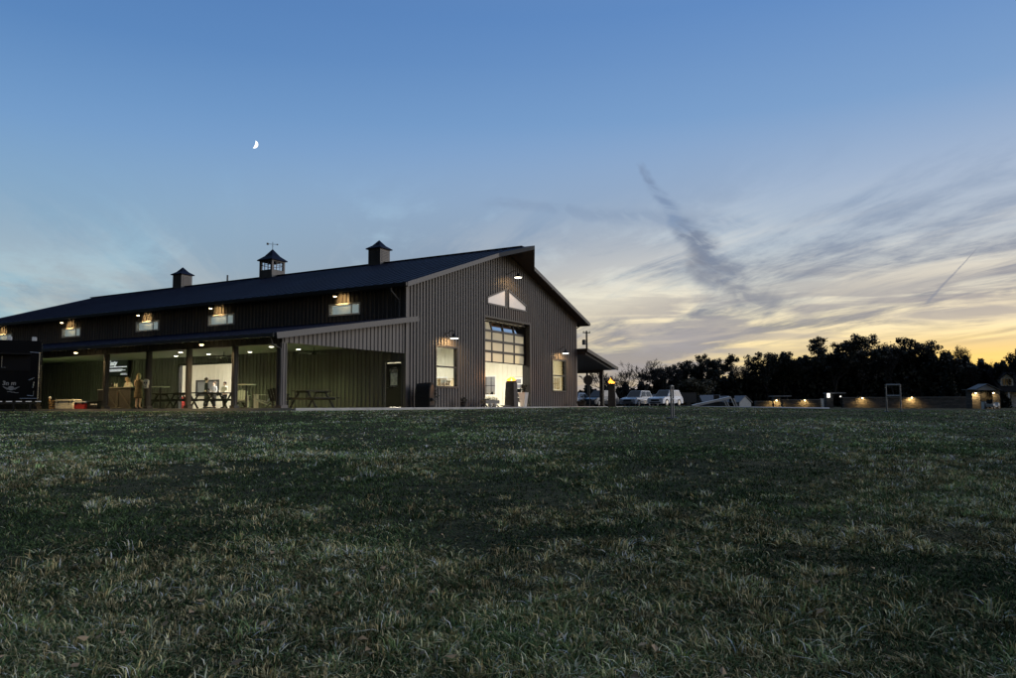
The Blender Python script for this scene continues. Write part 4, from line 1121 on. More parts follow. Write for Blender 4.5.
# pot-like outdoor pieces along the gable
pod = thing('pod_chair', 'black round hooded pod shape against the gable left of the tall window', 'pod chair', W(onT(424, 406, -.75)[0], -.75, 0), ANG + .35)
BLKW = mat('black_wicker', (.010, .010, .010), .8, 0, .5, 25, .6, 60); GRNW = mat('dark_woven_shell', (.035, .037, .034), .8, 0, .5, 20, .6, 50)
PH = [(-.52, 0), (-.54, .55), (-.50, .85), (-.40, 1.06), (-.22, 1.20), (0, 1.25), (.22, 1.20), (.40, 1.06), (.50, .85), (.54, .55), (.52, 0)]
def podshell(pts, y0, y1, k):
    return MB().prism(pts, lambda x, z: (x, y0, z), lambda x, z: (x * k, y1, z * (k * .5 + .5)))
podshell(PH, -.42, .34, .9).build('shell', BLKW, pod, False, .03)
MB().prism([(x * .82, .12 + z * .8) for x, z in PH], lambda x, z: (x, -.424, z), lambda x, z: (x * .9, -.20, z)).build('hollow', DARK, pod)
MB().box((0, -.46, .38), (.8, .2, .14)).build('cushion', GRNW, pod, False, .04)
lv = MB(); R = random.Random(3)
def leaf_ball(m, c, r, n, sz, R, squash=1.0):
    for _ in range(n):
        d = Vector((R.gauss(0, 1), R.gauss(0, 1), R.gauss(0, 1) * squash)).normalized() * r * R.random() ** .35
        p = Vector(c) + d; a = Vector((R.gauss(0, 1), R.gauss(0, 1), R.gauss(0, 1))).normalized(); b2 = a.cross(Vector((R.gauss(0, 1), R.gauss(0, 1), R.gauss(0, 1)))).normalized()
        m.add([p - a * sz, p + b2 * sz * .45, p + a * sz, p - b2 * sz * .45], [(0, 1, 2, 3)])
    return m
LEAFD = mat('dark_leaf', (.025, .032, .022), .7, 0, .4, 6); LEAFO = mat('olive_leaf', (.07, .085, .045), .7, 0, .35, 6)
def potted(loc, label, pr, ph, lr, m, leafm, lh, n=160, sz=.05, sq=1.0):
    t = thing('potted_plant', label, 'potted plant', loc, rnd.uniform(0, 6))
    MB().lathe([(pr * .72, 0), (pr, ph), (pr * 1.05, ph), (pr * .9, ph), (pr * .86, ph - .04), (1e-4, ph - .04)], (0, 0, 0), 16).build('pot', m, t)
    leaf_ball(MB(), (0, 0, ph + lh), lr, n, sz, random.Random(len(label)), sq).build('foliage', leafm, t)
    return t
potted(W(onT(432.5, 406, -.8)[0], -.8, 0), 'dark bush in a low pot at the right side of the black pod', .20, .30, .34, GRNW, LEAFD, .35, 260)
potted(W(onT(463.5, 406, -.5)[0], -.5, 0), 'small dark potted plant below the wall between tall window and gable door', .17, .26, .18, DARK, LEAFD, .10, 120)
potted(W(onT(581.5, 407, -.9)[0], -.9, 0), 'squat black planter at the right corner of the gable', .34, .34, .30, DARK, LEAFD, .05, 140)
# trough with plants and pale pots in front of the gable door
tu, _ = onT(490, 405, -.9)
tr = thing('planter_trough', 'low grey trough of grasses on trestle legs before the gable door', 'planter', W(tu, -.9, 0), ANG)
MB().b2((-.75, -.18, .18), (.75, .18, .38)).build('trough', mat('grey_zinc', (.16, .16, .15), .5), tr)
for s in (-1, 1): MB().bar((s * .6, -.2, 0), (s * .6, 0, .2), .05).bar((s * .6, .2, 0), (s * .6, 0, .2), .05).build('leg', TRIM, tr)
g = MB(); R = random.Random(5)
for _ in range(240):
    x, y = R.uniform(-.7, .7), R.uniform(-.15, .15); h = R.uniform(.08, .30); d = R.uniform(-.1, .1)
    g.add([(x, y, .36), (x + .02, y, .36), (x + d, y + R.uniform(-.1, .1), .36 + h)], [(0, 1, 2)])
g.build('foliage', LEAFO, tr)
for du, lb in ((-.45, 'pale round pot under the left end of the trough'), (.05, 'pale round pot under the right half of the trough')):
    p = MB().lathe([(.06, 0), (.12, .05), (.13, .13), (.10, .19), (.08, .20), (.07, .17), (1e-4, .15)], (0, 0, 0), 14).build('pot', mat('pale_pot', (.6, .58, .52), .6), None, True)
    p.location = W(tu + du, -1.18, 0); tag(p, lb, 'pot', 'pale pots under the trough')
bd = MB().box((0, 0, .07), (1.6, .14, .035)).box((-.5, 0, .025), (.08, .12, .05)).box((.5, 0, .025), (.08, .12, .05)).build('plank', TRIM); bd.location = W(tu + 1.75, -1.1, 0); bd.rotation_euler = (0, 0, ANG)
tag(bd, 'long low grey plank lying between the trough and the fire column', 'plank')
# tapered fire columns
FLM = emat('flame_glow', (1.0, 0.30, 0.03), 4.5); FLI = emat('flame_core', (1.0, .62, .16), 9)
FBODY = mat('dark_stone_column', (.06, .055, .05), .7, 0, .25, 5)
def fire_column(loc, rz, label, h, wb, wt, power):
    t = thing('fire_column', label, 'fire column', loc, rz, 'lit fire columns by the gable')
    MB().lathe([(wb * .707, 0), (wt * .707, h)], (0, 0, 0), 4).build('body', FBODY, t).rotation_euler = (0, 0, PI / 4)
    MB().lathe([(wt * .55, 0), (wt * .62, .08), (wt * .5, .08), (wt * .4, .04), (1e-4, .03)], (0, 0, h), 16).build('bowl', DARK, t)
    R = random.Random(int(h * 100))
    f = MB(); fc = MB()
    for k in range(6):
        a = k * 1.05; x, y = math.cos(a) * wt * .36, math.sin(a) * wt * .36; fh = R.uniform(.16, .40)
        f.tube([(x, y, h + .06), (x * 1.2, y * 1.2, h + .06 + fh * .35), (x * .7 + R.uniform(-.05, .05), y * .7, h + .06 + fh * .7), (x * .5 + R.uniform(-.08, .08), y * .4, h + .06 + fh)], [.04, .075, .045, .004], 8)
    fc.tube([(0, 0, h + .05), (0.01, 0, h + .15), (-.02, 0, h + .28)], [.07, .09, .006], 8)
    f.build('flame', FLM, t, True); fc.build('flame_core', FLI, t, True)
    light('fire_light', 'POINT', (0, 0, h + .42), power, (1.0, .40, .10), t, .12)
    return t
fire_column(W(onT(511.5, 406, -1.0)[0], -1.0, 0), ANG + .1, 'tapered column with open flames beside the tall white planter at the gable door', 1.42, .62, .50, 60)
fire_column(W(25.4, -1.6, -.02) if False else at(612, 406.2, 52.5), ANG + .3, 'tapered column with open flames right of the side porch near the cars', 1.55, .52, .40, 60).location.z = g1(at(612, 406.2, 52.5).x, 52.5) - .02
wp = thing('tall_planter', 'tall tapered white planter with a dark plant right of the gable fire column', 'planter', W(onT(523.5, 406, -.55)[0], -.55, 0), ANG + PI / 4)
MB().lathe([(.20, 0), (.33, .86), (.34, .88), (.28, .88), (.27, .8), (1e-4, .8)], (0, 0, 0), 4).build('pot', mat('pale_planter', (.62, .60, .58), .6), wp)
leaf_ball(MB(), (0, 0, 1.12), .26, 160, .08, random.Random(9), 1.5).build('foliage', LEAFD, wp)
# things inside seen through the panes
def shelf(loc, rz, label, w=1.6, h=2.0, seed=1):
    t = thing('shelf_unit', label, 'shelf', loc, rz); R = random.Random(seed)
    b = MB()
    for s in (-1, 1): b.box((s * w / 2, 0, h / 2), (.05, .35, h))
    for k in range(5): b.box((0, 0, .1 + k * (h - .15) / 4), (w, .35, .035))
    b.build('frame', mat('light_wood', (.45, .35, .22), .6), t)
    it = MB()
    for k in range(4):
        x = -w / 2 + .15
        while x < w / 2 - .15:
            ww, hh_ = R.uniform(.08, .25), R.uniform(.12, .34); it.box((x + ww / 2, 0, .12 + k * (h - .15) / 4 + hh_ / 2), (ww, .2, hh_)); x += ww + R.uniform(.02, .18)
    it.build('goods', mat('shelf_goods', (.22, .17, .13), .7, 0, .7, 2.5), t)
shelf(W(5.4, 6.2, 0), ANG, 'tall shelf of goods inside behind the tall gable window', 2.0, 2.3, 1)
_t0, _ = onU(438, 380, 19.4); _t1, _ = onU(455, 380, 19.4)
shelf(W(19.4, (_t0 + _t1) / 2, 0), ANG + PI / 2, 'long shelf of goods against the inner right wall of the barn', abs(_t1 - _t0) * .9, 2.2, 2)
shelf(W(16.4, 7.6, 0), ANG, 'low open shelf of goods inside behind the gable doorway', 1.7, 1.9, 4)
qs = MB().box((0, 0, .1), (.06, .06, .2)).box((0, 0, 1.0), (.55, .04, 1.5)).box((0, .2, .03), (.5, .5, .06)).build('display_banner', mat('red_white_banner', (.42, .20, .15), .7, 0, .7, 6)); qs.location = W(7.95, .95, 0); qs.rotation_euler = (0, 0, ANG + .9)
tag(qs, 'slim red and white banner stand at the left jamb of the gable door', 'banner stand')

# ------------------------------------------------------------------ black food trailer at the far left
TRY = 36.5; xr = (40 - CX) / F_PX * TRY
tg = g1(xr - 3, TRY)
trl = thing('food_trailer', 'black trailer with white lettering and a dashed reflective strip at the left edge', 'trailer', (xr, TRY, tg), math.radians(29))
BLKP = mat('black_trailer_paint', (.004, .004, .005), .6, 0, .2, spec=.15)
TH0, TH1 = .50, 3.25
MB().b2((-7.2, 0, TH0), (0, 2.3, TH1)).build('body', BLKP, trl, False, .05)
pxs = lambda x: (x - 40) / F_PX * TRY * 1.38          # photo pixel to metres along the side
pzs = lambda y: CZ + (408.7 - y) / F_PX * TRY - tg
b = MB(); xx = -7.0
while xx < -.1: b.box((xx + .13, -.012, pzs(401.4)), (.24, .02, .04)); xx += .38
b.build('reflective_strip', mat('tape_white_glow', (.75, .75, .75), .3, 0, .05, emit=(1, 1, 1), estr=.12), trl)  # faint emission put in for light thrown back by the tape
CHR = mat('chrome_trim', (.55, .57, .6), .25, .8, .1)
b = MB(); b.tube([(-.06, -.02, pzs(353)), (-.06, -.02, TH0 + .05)], .018, 6).tube([(-.06, -.02, pzs(353)), (pxs(33), -.02, pzs(352.5))], .018, 6).tube([(-.10, -.02, pzs(398.5)), (pxs(28), -.02, pzs(398.5))], .016, 6).build('corner_trim', CHR, trl)
b = MB(); b.b2((pxs(12), -.025, pzs(371)), (pxs(33.5), -.004, pzs(357))); w_ = MB()
for (x0, x1, y0, y1) in ((1.5, 6.0, 372, 345),):
    w_.b2((pxs(x0), -.02, pzs(y0)), (pxs(x1), -.004, pzs(y1)))
tw = w_.build('window', mat('trailer_glass', (.02, .022, .026), .12), trl)
MB().tube([(pxs(6.3), -.02, pzs(372)), (pxs(6.3), -.02, pzs(345)), (pxs(1), -.02, pzs(344.6))], .018, 6).tube([(pxs(1), -.02, pzs(385.5)), (pxs(4.5), -.02, pzs(386.3))], .03, 6).build('frame', CHR, tw)
MB().tube([(pxs(36.5), -.03, pzs(378)), (pxs(33), -.05, pzs(380.5))], .03, 6).tube([(pxs(36.3), -.05, pzs(382)), (pxs(35.6), -.05, pzs(388))], .028, 6).tube([(pxs(36.3), -.03, pzs(391)), (pxs(36.3), -.03, pzs(396)), (pxs(32.5), -.03, pzs(395.5))], .02, 6).build('bracket', CHR, trl)
MB().b2((pxs(11), -.5, pzs(355.2)), (pxs(34), -.02, pzs(354.6))).build('awning', DARK, trl)
trh = b.build('serving_hatch', mat('hatch_black', (.006, .006, .008), .5, spec=.2), trl)
MB().tube([(pxs(16), -.04, pzs(368.5)), (pxs(18.5), -.10, pzs(368.2))], .03, 8).tube([(pxs(16.2), -.03, pzs(357)), (pxs(16.2), -.03, pzs(368))], .010, 6).build('handle', CHR, trh)
MB().b2((-6.6, -.02, TH0 + .15), (-5.6, -.003, 2.7)).build('door', MATS['hatch_black'], trl)
GRL = mat('graphic_grey', (.34, .34, .34), .5, 0, .2); WTL = mat('letter_white', (.36, .36, .36), .5)
Mt = Matrix(((1, 0, 0, pxs(17)), (0, 0, -1, -.008), (0, 1, 0, pzs(385.3)), (0, 0, 0, 1)))
text_mesh('lettering', '3n m', .26, WTL, trl, Mt, .005, 0.1, .008)
b = MB()   # winged emblem below the lettering
for s in (-1, 1):
    for k in range(4): b.bar((pxs(22.5), -.01, pzs(389.5 - k * .5)), (pxs(22.5) + s * (.32 - k * .05), -.01, pzs(387 + k * .9)), .012, .03)
b.prism([(math.cos(a * PI / 5) * .13, math.sin(a * PI / 5) * .10) for a in range(10)], lambda x, z: (pxs(22.5) + x, -.012, pzs(388.4) + z), lambda x, z: (pxs(22.5) + x, -.004, pzs(388.4) + z))
for k in range(3): b.box((pxs(21.5 + k * 2.2), -.01, pzs(391.8 + k * .5)), (.16, .012, .025))
b.build('emblem', GRL, trl)
for x in (-2.15, -3.05):
    w = MB().tube([(x, -.02, .36), (x, .22, .36)], .36, 20).build('wheel', DARK, trl); MB().tube([(x, -.03, .36), (x, -.015, .36)], .19, 14).build('rim', CHR, w)
MB().b2((-7.0, .2, .34), (-.1, 2.1, .5)).build('chassis', DARK, trl)
for x in (-.35, -1.0): MB().box((x, .25, .17), (.07, .07, .34)).build('jack', DARK, trl)
for (x, y) in ((19.5, 335), (35, 337.5)):
    MB().box((pxs(x), .6, TH1 + .1), (.2, .3, .22)).build('roof_vent', WHITEP, trl, False, .02)

# ------------------------------------------------------------------ cars
def car(label, loc, rz, paint, kind='suv', group='cars parked beyond the barn'):
    t = thing('parked_car', label, 'car', loc, rz, group)
    L, Wd = (4.7, 1.88); H = 1.72 if kind == 'suv' else 1.45; hx = L / 2
    belt = 1.02 if kind == 'suv' else .92
    R = .37; ax = (1.42, -1.38)
    prof = [(-hx, .32), (-hx + .02, .62), (-hx + .06, belt - .04), (-hx + .25, belt), (.95, belt), (1.75, belt - .1), (hx - .12, belt - .22), (hx, .62), (hx - .03, .30)]
    bot = []
    for cx in ax:
        for k in range(9):
            a = PI * k / 8; bot.append((cx + math.cos(a) * (R + .05), .34 + math.sin(a) * (R + .04)))
        if cx == ax[0]: bot.append((0, .24))
    poly = prof + [(hx - .25, .24)] + bot + [(-hx + .2, .26)]
    bm_ = MB().prism(poly, lambda x, z: (x, -Wd / 2 + (.06 if z > .8 else 0), z), lambda x, z: (x, Wd / 2 - (.06 if z > .8 else 0), z))
    bm_.build('body', paint, t)
    if kind == 'suv': b4, tp = [(-hx + .12, belt - .02), (.98, belt - .02)], [(-hx + .42, H), (.18, H)]
    else: b4, tp = [(-hx + .5, belt - .02), (1.0, belt - .02)], [(-hx + 1.2, H), (.1, H)]
    w0, w1 = Wd / 2 - .08, Wd / 2 - .26
    c = MB(); c.add([(b4[0][0], -w0, b4[0][1]), (b4[1][0], -w0, b4[1][1]), (b4[1][0], w0, b4[1][1]), (b4[0][0], w0, b4[0][1]), (tp[0][0], -w1, tp[0][1]), (tp[1][0], -w1, tp[1][1]), (tp[1][0], w1, tp[1][1]), (tp[0][0], w1, tp[0][1])],
                    [(0, 1, 5, 4), (1, 2, 6, 5), (2, 3, 7, 6), (3, 0, 4, 7), (4, 5, 6, 7)])
    c.build('cabin', paint, t, False, .05)
    CG = mat('car_glass', (.012, .016, .022), .08, 0, .1)
    def panel(q, inset, out):
        q = [Vector(p) for p in q]; ce_ = sum(q, Vector()) / 4; n = (q[1] - q[0]).cross(q[3] - q[0]).normalized()
        if n.dot(ce_ - Vector((-.5, 0, 1.2))) < 0: n = -n
        return [ce_ + (p - ce_) * inset + n * out for p in q]
    v = c.v
    g = MB()
    for idx, (ia, ib) in (((0, 1, 5, 4), (.06, .46)), ((0, 1, 5, 4), (.50, .94)), ((2, 3, 7, 6), (.06, .46)), ((2, 3, 7, 6), (.50, .94))):
        q = [Vector(v[i]) for i in idx]
        A, B = q[0].lerp(q[1], ia), q[0].lerp(q[1], ib); D, C_ = q[3].lerp(q[2], ia), q[3].lerp(q[2], ib)
        g.add(panel([A.lerp(D, .08), B.lerp(C_, .08), B.lerp(C_, .88), A.lerp(D, .88)], .98, .012), [(0, 1, 2, 3)])
    g.build('side_window', CG, t)
    for nm, idx in (('windscreen', (1, 2, 6, 5)), ('rear_window', (3, 0, 4, 7))):
        MB().add(panel([v[i] for i in idx], .88, .012), [(0, 1, 2, 3)]).build(nm, CG, t)
    for cx in ax:
        for s in (-1, 1):
            w = MB().tube([(cx, s * (Wd / 2 - .22), R - .01), (cx, s * (Wd / 2 + .0), R - .01)], R, 20).build('wheel', DARK, t)
            MB().tube([(cx, s * (Wd / 2 + .002), R - .01), (cx, s * (Wd / 2 + .015), R - .01)], R * .62, 16).build('rim', CHR, w)
    for s in (-1, 1):
        MB().box((hx - .05, s * .68, .74), (.14, .36, .14)).build('headlight', mat('headlamp', (.7, .72, .75), .15), t, False, .03)
        MB().box((-hx + .03, s * .74, .85), (.1, .22, .2)).build('tail_light', RED, t, False, .02)
        MB().box((.85, s * (Wd / 2 + .06), belt + .06), (.12, .18, .12)).build('mirror', paint, t, False, .03)
    MB().box((hx - .01, 0, .60), (.06, .95, .2)).build('grille', DARK, t)
    MB().box((hx - .02, 0, .36), (.06, 1.3, .10)).build('bumper_intake', DARK, t)
    return t
SILV = mat('silver_paint', (.42, .44, .47), .25, .4, .05); WHTP = mat('white_car_paint', (.72, .74, .78), .25, 0, .04); BLUP = mat('pale_blue_paint', (.30, .38, .50), .25, .3, .05); CHAR = mat('charcoal_paint', (.05, .055, .06), .25, .3, .05)
def gpt(x, y, Y):
    p = at(x, y, Y); return Vector((p.x, p.y, g1(p.x, p.y) + .02))
car('silver sport utility car parked right of the far fire column', gpt(637, 405, 88), -PI / 2 - .62, SILV)
car('white sport utility car parked behind the thin ladder frame', gpt(665.5, 405, 86), -PI / 2 - .68, WHTP)
car('pale blue low car seen beneath the side porch at its left', gpt(579, 405, 84), -PI / 2 - .55 + PI, BLUP, 'sedan')
car('dark sport utility car seen beneath the side porch behind its post', gpt(600, 405, 84), -PI / 2 - .70, CHAR)
car('dark low car between the silver and the white cars', gpt(654, 405, 97), -PI / 2 - .5, CHAR, 'sedan')

# ------------------------------------------------------------------ lawn games
def ladder_frame(label, px, py, Y, H, w, rz, rungs):
    p = at(px, py, Y); t = thing('ladder_frame', label, 'game frame', (p.x, p.y, g1(p.x, p.y)), rz, 'ladder game frames standing on the grass')
    G = mat('grey_pipe', (.22, .235, .25), .45)
    for s in (-1, 1):
        MB().tube([(s * w / 2, 0, .0), (s * w / 2, 0, H)], .03, 8).build('upright', G, t)
        MB().tube([(s * w / 2, -.16, .02), (s * w / 2, .16, .02)], .02, 8).build('foot', G, t)
    for z in rungs: MB().tube([(-w / 2, 0, z), (w / 2, 0, z)], .03, 8).build('rung', G, t)
    return t
ladder_frame('grey pipe ladder game frame standing alone on the right lawn', 894, 411, 30.5, 1.06, .56, 0.05, (.62, 1.04))
l2 = ladder_frame('grey pipe ladder game frame seen edge on before the white car', 672.5, 418, 25.5, 1.06, .50, PI / 2 - .34, (.62, 1.04))
# pale ramp board
p = at(712, 405, 60); rt = thing('ramp_board', 'long white tilted board propped on legs beyond the field crest', 'ramp', (p.x, p.y, g1(p.x, p.y) + .05), -.05)
MB().bar((-1.45, 0, .05), (1.35, 0, .66), .9, .16).build('board', WHITEP, rt)
for x, z in ((.95, .55), (1.55, .60)):
    MB().bar((x, -.4, z), (x + .25, -.4, -.03), .07).bar((x, .4, z), (x + .25, .4, -.03), .07).build('leg', WHITEP, rt)

# ------------------------------------------------------------------ sign, utility pole
p = gpt(588.4, 404, 62); sg = thing('stop_sign', 'octagonal road sign seen from behind on a pale post under the side porch', 'road sign', (p.x, p.y, p.z - .05), .2)
hsg = CZ + (405.9 - 379.5) / F_PX * 62 - p.z
octp = [(math.cos(PI / 8 + k * PI / 4) * .40, math.sin(PI / 8 + k * PI / 4) * .42) for k in range(8)]
MB().prism(octp, lambda x, z: (x, -.02, hsg + z), lambda x, z: (x, .0, hsg + z)).build('plate', mat('sign_back', (.03, .025, .026), .5), sg)
MB().tube([(.12, .03, 0), (.12, .03, hsg + .3)], .035, 8).build('post', TRIM, sg)
p = gpt(587.5, 404, 110); up = thing('utility_pole', 'wooden utility pole with a transformer rising behind the side porch', 'utility pole', (p.x, p.y, p.z - .1), .3)
ht = CZ + (405.9 - 330) / F_PX * 110 - p.z
MB().tube([(0, 0, 0), (0, 0, ht)], [.17, .12], 10).build('pole', WOODD, up)
MB().box((0, 0, ht - .25), (1.1, .1, .12)).build('crossarm', WOODD, up)
hz = CZ + (405.9 - 341.5) / F_PX * 110 - p.z
MB().lathe([(.22, -.35), (.25, -.33), (.25, .3), (.2, .36), (.05, .4)], (-.42, 0, hz), 14).build('transformer', mat('transformer_grey', (.08, .085, .09), .5), up)
for s in (-1, 1): MB().lathe([(.05, 0), (.07, .06), (.04, .12), (.06, .18)], (s * .45, 0, ht - .19), 8).build('insulator', TRIM, up)

# ------------------------------------------------------------------ stone wall, piers and pool buildings on the right
def stone_mat():
    m = bpy.data.materials.new('stone_blocks'); m.use_nodes = True; nt = m.node_tree; b = nt.nodes['Principled BSDF']; b.inputs['Roughness'].default_value = .85
    tc = nt.nodes.new('ShaderNodeTexCoord'); mp = nt.nodes.new('ShaderNodeMapping'); mp.inputs['Rotation'].default_value = (PI / 2, 0, 0)
    br = nt.nodes.new('ShaderNodeTexBrick'); br.inputs['Scale'].default_value = 1.0; br.inputs['Color1'].default_value = (.135, .125, .11, 1); br.inputs['Color2'].default_value = (.06, .058, .055, 1); br.inputs['Mortar'].default_value = (.05, .05, .05, 1)
    br.inputs['Brick Width'].default_value = .55; br.inputs['Row Height'].default_value = .2; br.inputs['Mortar Size'].default_value = .018
    nt.links.new(tc.outputs['Object'], mp.inputs[0]); nt.links.new(mp.outputs[0], br.inputs['Vector']); nt.links.new(br.outputs['Color'], b.inputs['Base Color'])
    bp = nt.nodes.new('ShaderNodeBump'); bp.inputs['Strength'].default_value = .6; bp.inputs['Distance'].default_value = .03; nt.links.new(br.outputs['Fac'], bp.inputs['Height']); bp.invert = True; nt.links.new(bp.outputs[0], b.inputs['Normal'])
    return m
STONE = stone_mat()
WY = 100.0
wx = lambda x: (x - CX) / F_PX * WY
def wz(x, y): return at(x, y, WY).z
def stone_wall(x0, x1, ytop, label):
    X0, X1 = wx(x0), wx(x1); z0 = min(g1(X0, WY), g1(X1, WY)) - .2; z1 = wz((x0 + x1) / 2, ytop)
    t = thing('stone_wall', label, 'stone wall', ((X0 + X1) / 2, WY, z0), 0, 'stone walls round the pool')
    w = X1 - X0
    MB().b2((-w / 2, 0, 0), (w / 2, .4, z1 - z0 - .1)).build('masonry', STONE, t)
    MB().b2((-w / 2 - .0, -.06, z1 - z0 - .1), (w / 2, .46, z1 - z0)).build('coping', mat('coping_stone', (.16, .165, .17), .8), t)
stone_wall(754, 772, 400.8, 'low dark stone wall running left from the leftmost lit pier')
stone_wall(780, 820, 399.2, 'stone wall between the leftmost lit pier and the white post')
stone_wall(842, 968, 396.8, 'long stone wall from the roofed gate pier to the brick kiosk')
def pool_lamp(x, y, label, dy=.12, power=120):
    p = at(x, y, WY - dy); t = thing('wall_lamp', label, 'wall lamp', p, 0, 'lamps on the stone walls')
    MB().lathe([(.16, 0), (.10, .10), (.02, .14)], (0, -.12, 0), 10).build('shade', DARK, t)
    MB().ball((0, -.12, -.04), .075, 8).build('bulb', LAMPG, t, True)
    MB().bar((0, .12, .05), (0, -.1, .08), .04).build('arm', DARK, t)
    light('lamp_light', 'SPOT', (0, -.32, -.05), power, (1, .62, .22), t, .08, math.radians(150), .6, (0, .55, -1))
pool_lamp(776.2, 400, 'lit lamp on the leftmost pier, under its flat roof', .5, 170)
pool_lamp(804.5, 400, 'lit lamp on the stone wall left of the white post', .12, 95)
pool_lamp(862, 397.6, 'lit lamp on the long wall left of the ladder frame')
pool_lamp(911.3, 397.2, 'lit lamp on the long wall right of the ladder frame', .12, 190)
def pier(x0, x1, ytop, cx0, cx1, label, dx=0):
    X0, X1 = wx(x0), wx(x1); z0 = g1(X0, WY) - .2; zt = wz(x0, ytop)
    t = thing('gate_pier', label, 'pier', ((X0 + X1) / 2, WY - .3, z0), 0, 'stone piers with flat roofs')
    w = X1 - X0; h = zt - z0
    MB().b2((-w / 2, 0, 0), (w / 2, .9, h - .12)).build('masonry', STONE, t)
    c0, c1 = wx(cx0) - (X0 + X1) / 2, wx(cx1) - (X0 + X1) / 2
    MB().b2((c0, -.25, h - .119), (c1, 1.6, h)).build('flat_roof', mat('flat_roof_grey', (.30, .30, .31), .7), t)
    MB().b2((c1 - .2, .8, 0), (c1 - .08, .92, h - .12)).build('post', DARK, t)
pier(772, 779, 395.6, 771, 789, 'lit stone pier with a flat roof reaching right, leftmost of the row')
pier(825, 831, 392.6, 826, 843, 'stone pier with a flat grey roof beside the white post')
p = at(822.3, 404, WY - .6); wpz = g1(p.x, p.y); t = thing('white_post', 'white post with a glowing cap beside the gate pier', 'post', (p.x, p.y, wpz - .1), 0)
hp = wz(822, 399.3) - wpz + .1
MB().b2((-.14, -.14, 0), (.14, .14, hp)).build('shaft', WHITEP, t); MB().box((0, 0, hp + .05), (.36, .36, .08)).build('cap', WHITEP, t)
p = at(828.5, 395.2, WY - .75); t = thing('lantern', 'bright white lantern under the flat roof of the gate pier', 'lantern', (p.x, p.y, p.z), 0)
MB().b2((-.14, -.14, -.3), (.14, .14, .25)).build('glass_box', emat('lantern_white', (1, .96, .88), 1.6), t); MB().box((0, 0, .29), (.34, .34, .07)).build('cap', DARK, t); MB().bar((0, .15, .2), (0, .5, .2), .05).build('arm', DARK, t)
p = at(840.5, 396.4, WY - .5); t = thing('lantern', 'tiny white lamp at the right end of the gate pier roof', 'lantern', (p.x, p.y, p.z), 0)
MB().ball((0, 0, 0), .10, 8).build('bulb', MATS['lantern_white'], t); MB().tube([(0, 0, .08), (0, .05, .32)], .02, 6).build('rod', DARK, t)
# brick kiosk with gabled roof
KY = 92.0
kx = lambda x: (x - CX) / F_PX * KY
kz0 = g1(kx(984), KY) - .1; kzz = lambda y: CZ + (403.9 - y) / F_PX * KY - kz0
kk = thing('brick_kiosk', 'small lit brick kiosk with a gabled roof left of the white house', 'kiosk', (kx(984), KY, kz0), 0)
o = kx(984)
BRICK = STONE
MB().b2((kx(970.5) - o, 0, 0), (kx(978.5) - o, 1.2, kzz(390.2))).build('pillar', BRICK, kk); MB().b2((kx(991) - o, 0, 0), (kx(998.5) - o, 1.2, kzz(390.2))).build('pillar', BRICK, kk)
MB().b2((kx(978.5) - o, .7, 0), (kx(991) - o, 1.1, kzz(391))).build('back_wall', DARK, kk)
MB().prism([(kx(974) - o, kzz(390)), (kx(996) - o, kzz(390)), (kx(985) - o, kzz(384.8))], lambda x, z: (x, -.1, z), lambda x, z: (x, 1.4, z)).build('gable', mat('pale_gable', (.34, .36, .38), .7), kk)
b = MB(); b.bar((kx(972) - o, .65, kzz(390.4) + .06), (kx(985) - o, .65, kzz(384.4) + .06), 1.9, .07); b.bar((kx(985) - o, .65, kzz(384.4) + .06), (kx(998) - o, .65, kzz(390.4) + .06), 1.9, .07); b.b2((kx(967) - o, -.2, kzz(389.7)), (kx(973.2) - o, 1.3, kzz(389)))
b.build('roof', mat('grey_roof', (.13, .14, .15), .7), kk)
for x, y, lb, pw in ((975, 392.6, 'lit lamp on the left pillar of the brick kiosk', 190), (992.7, 392.6, 'lit lamp on the right pillar of the brick kiosk', 60)):
    p = at(x, y, KY - .12); t = thing('wall_lamp', lb, 'wall lamp', p, 0, 'lamps on the stone walls')
    MB().lathe([(.16, 0), (.10, .10), (.02, .14)], (0, -.12, 0), 10).build('shade', DARK, t); MB().ball((0, -.12, -.04), .08, 8).build('bulb', LAMPG, t, True); MB().bar((0, .12, .05), (0, -.1, .08), .04).build('arm', DARK, t)
    light('lamp_light', 'SPOT', (0, -.34, -.05), pw, (1, .66, .28), t, .08, math.radians(150), .6, (0, .55, -1))
p = gpt(985.3, 408, 88); ub = thing('utility_box', 'white upright utility box in front of the brick kiosk', 'utility box', (p.x, p.y, p.z - .05), .1)
MB().b2((-.30, -.25, 0), (.30, .25, .86)).build('cabinet', WHITEP, ub, False, .02); MB().box((0, 0, .88), (.68, .58, .05)).build('lid', TRIM, ub); MB().box((.0, -.26, .45), (.5, .012, .7)).build('door', mat('pale_grey', (.6, .6, .6), .5), ub)
p = gpt(993, 408, 87.5); ub = thing('golf_cart', 'small white cart with a dark seat right of the utility box', 'cart', (p.x, p.y, p.z), .5)
MB().prism([(-.6, .2), (-.62, .5), (-.3, .55), (-.1, .3), (.25, .3), (.42, .72), (.62, .62), (.66, .2)], lambda x, z: (x, -.4, z), lambda x, z: (x, .4, z)).build('body', WHITEP, ub, False, .03)
MB().box((-.38, 0, .62), (.4, .7, .12)).box((-.58, 0, .82), (.1, .7, .4)).build('seat', DARK, ub, False, .03)
for x in (-.4, .42):
    for s in (-1, 1): MB().tube([(x, s * .34, .18), (x, s * .44, .18)], .18, 14).build('wheel', DARK, ub)
MB().tube([(.3, 0, .6), (.12, 0, .95)], .03, 6).build('steering_column', DARK, ub)

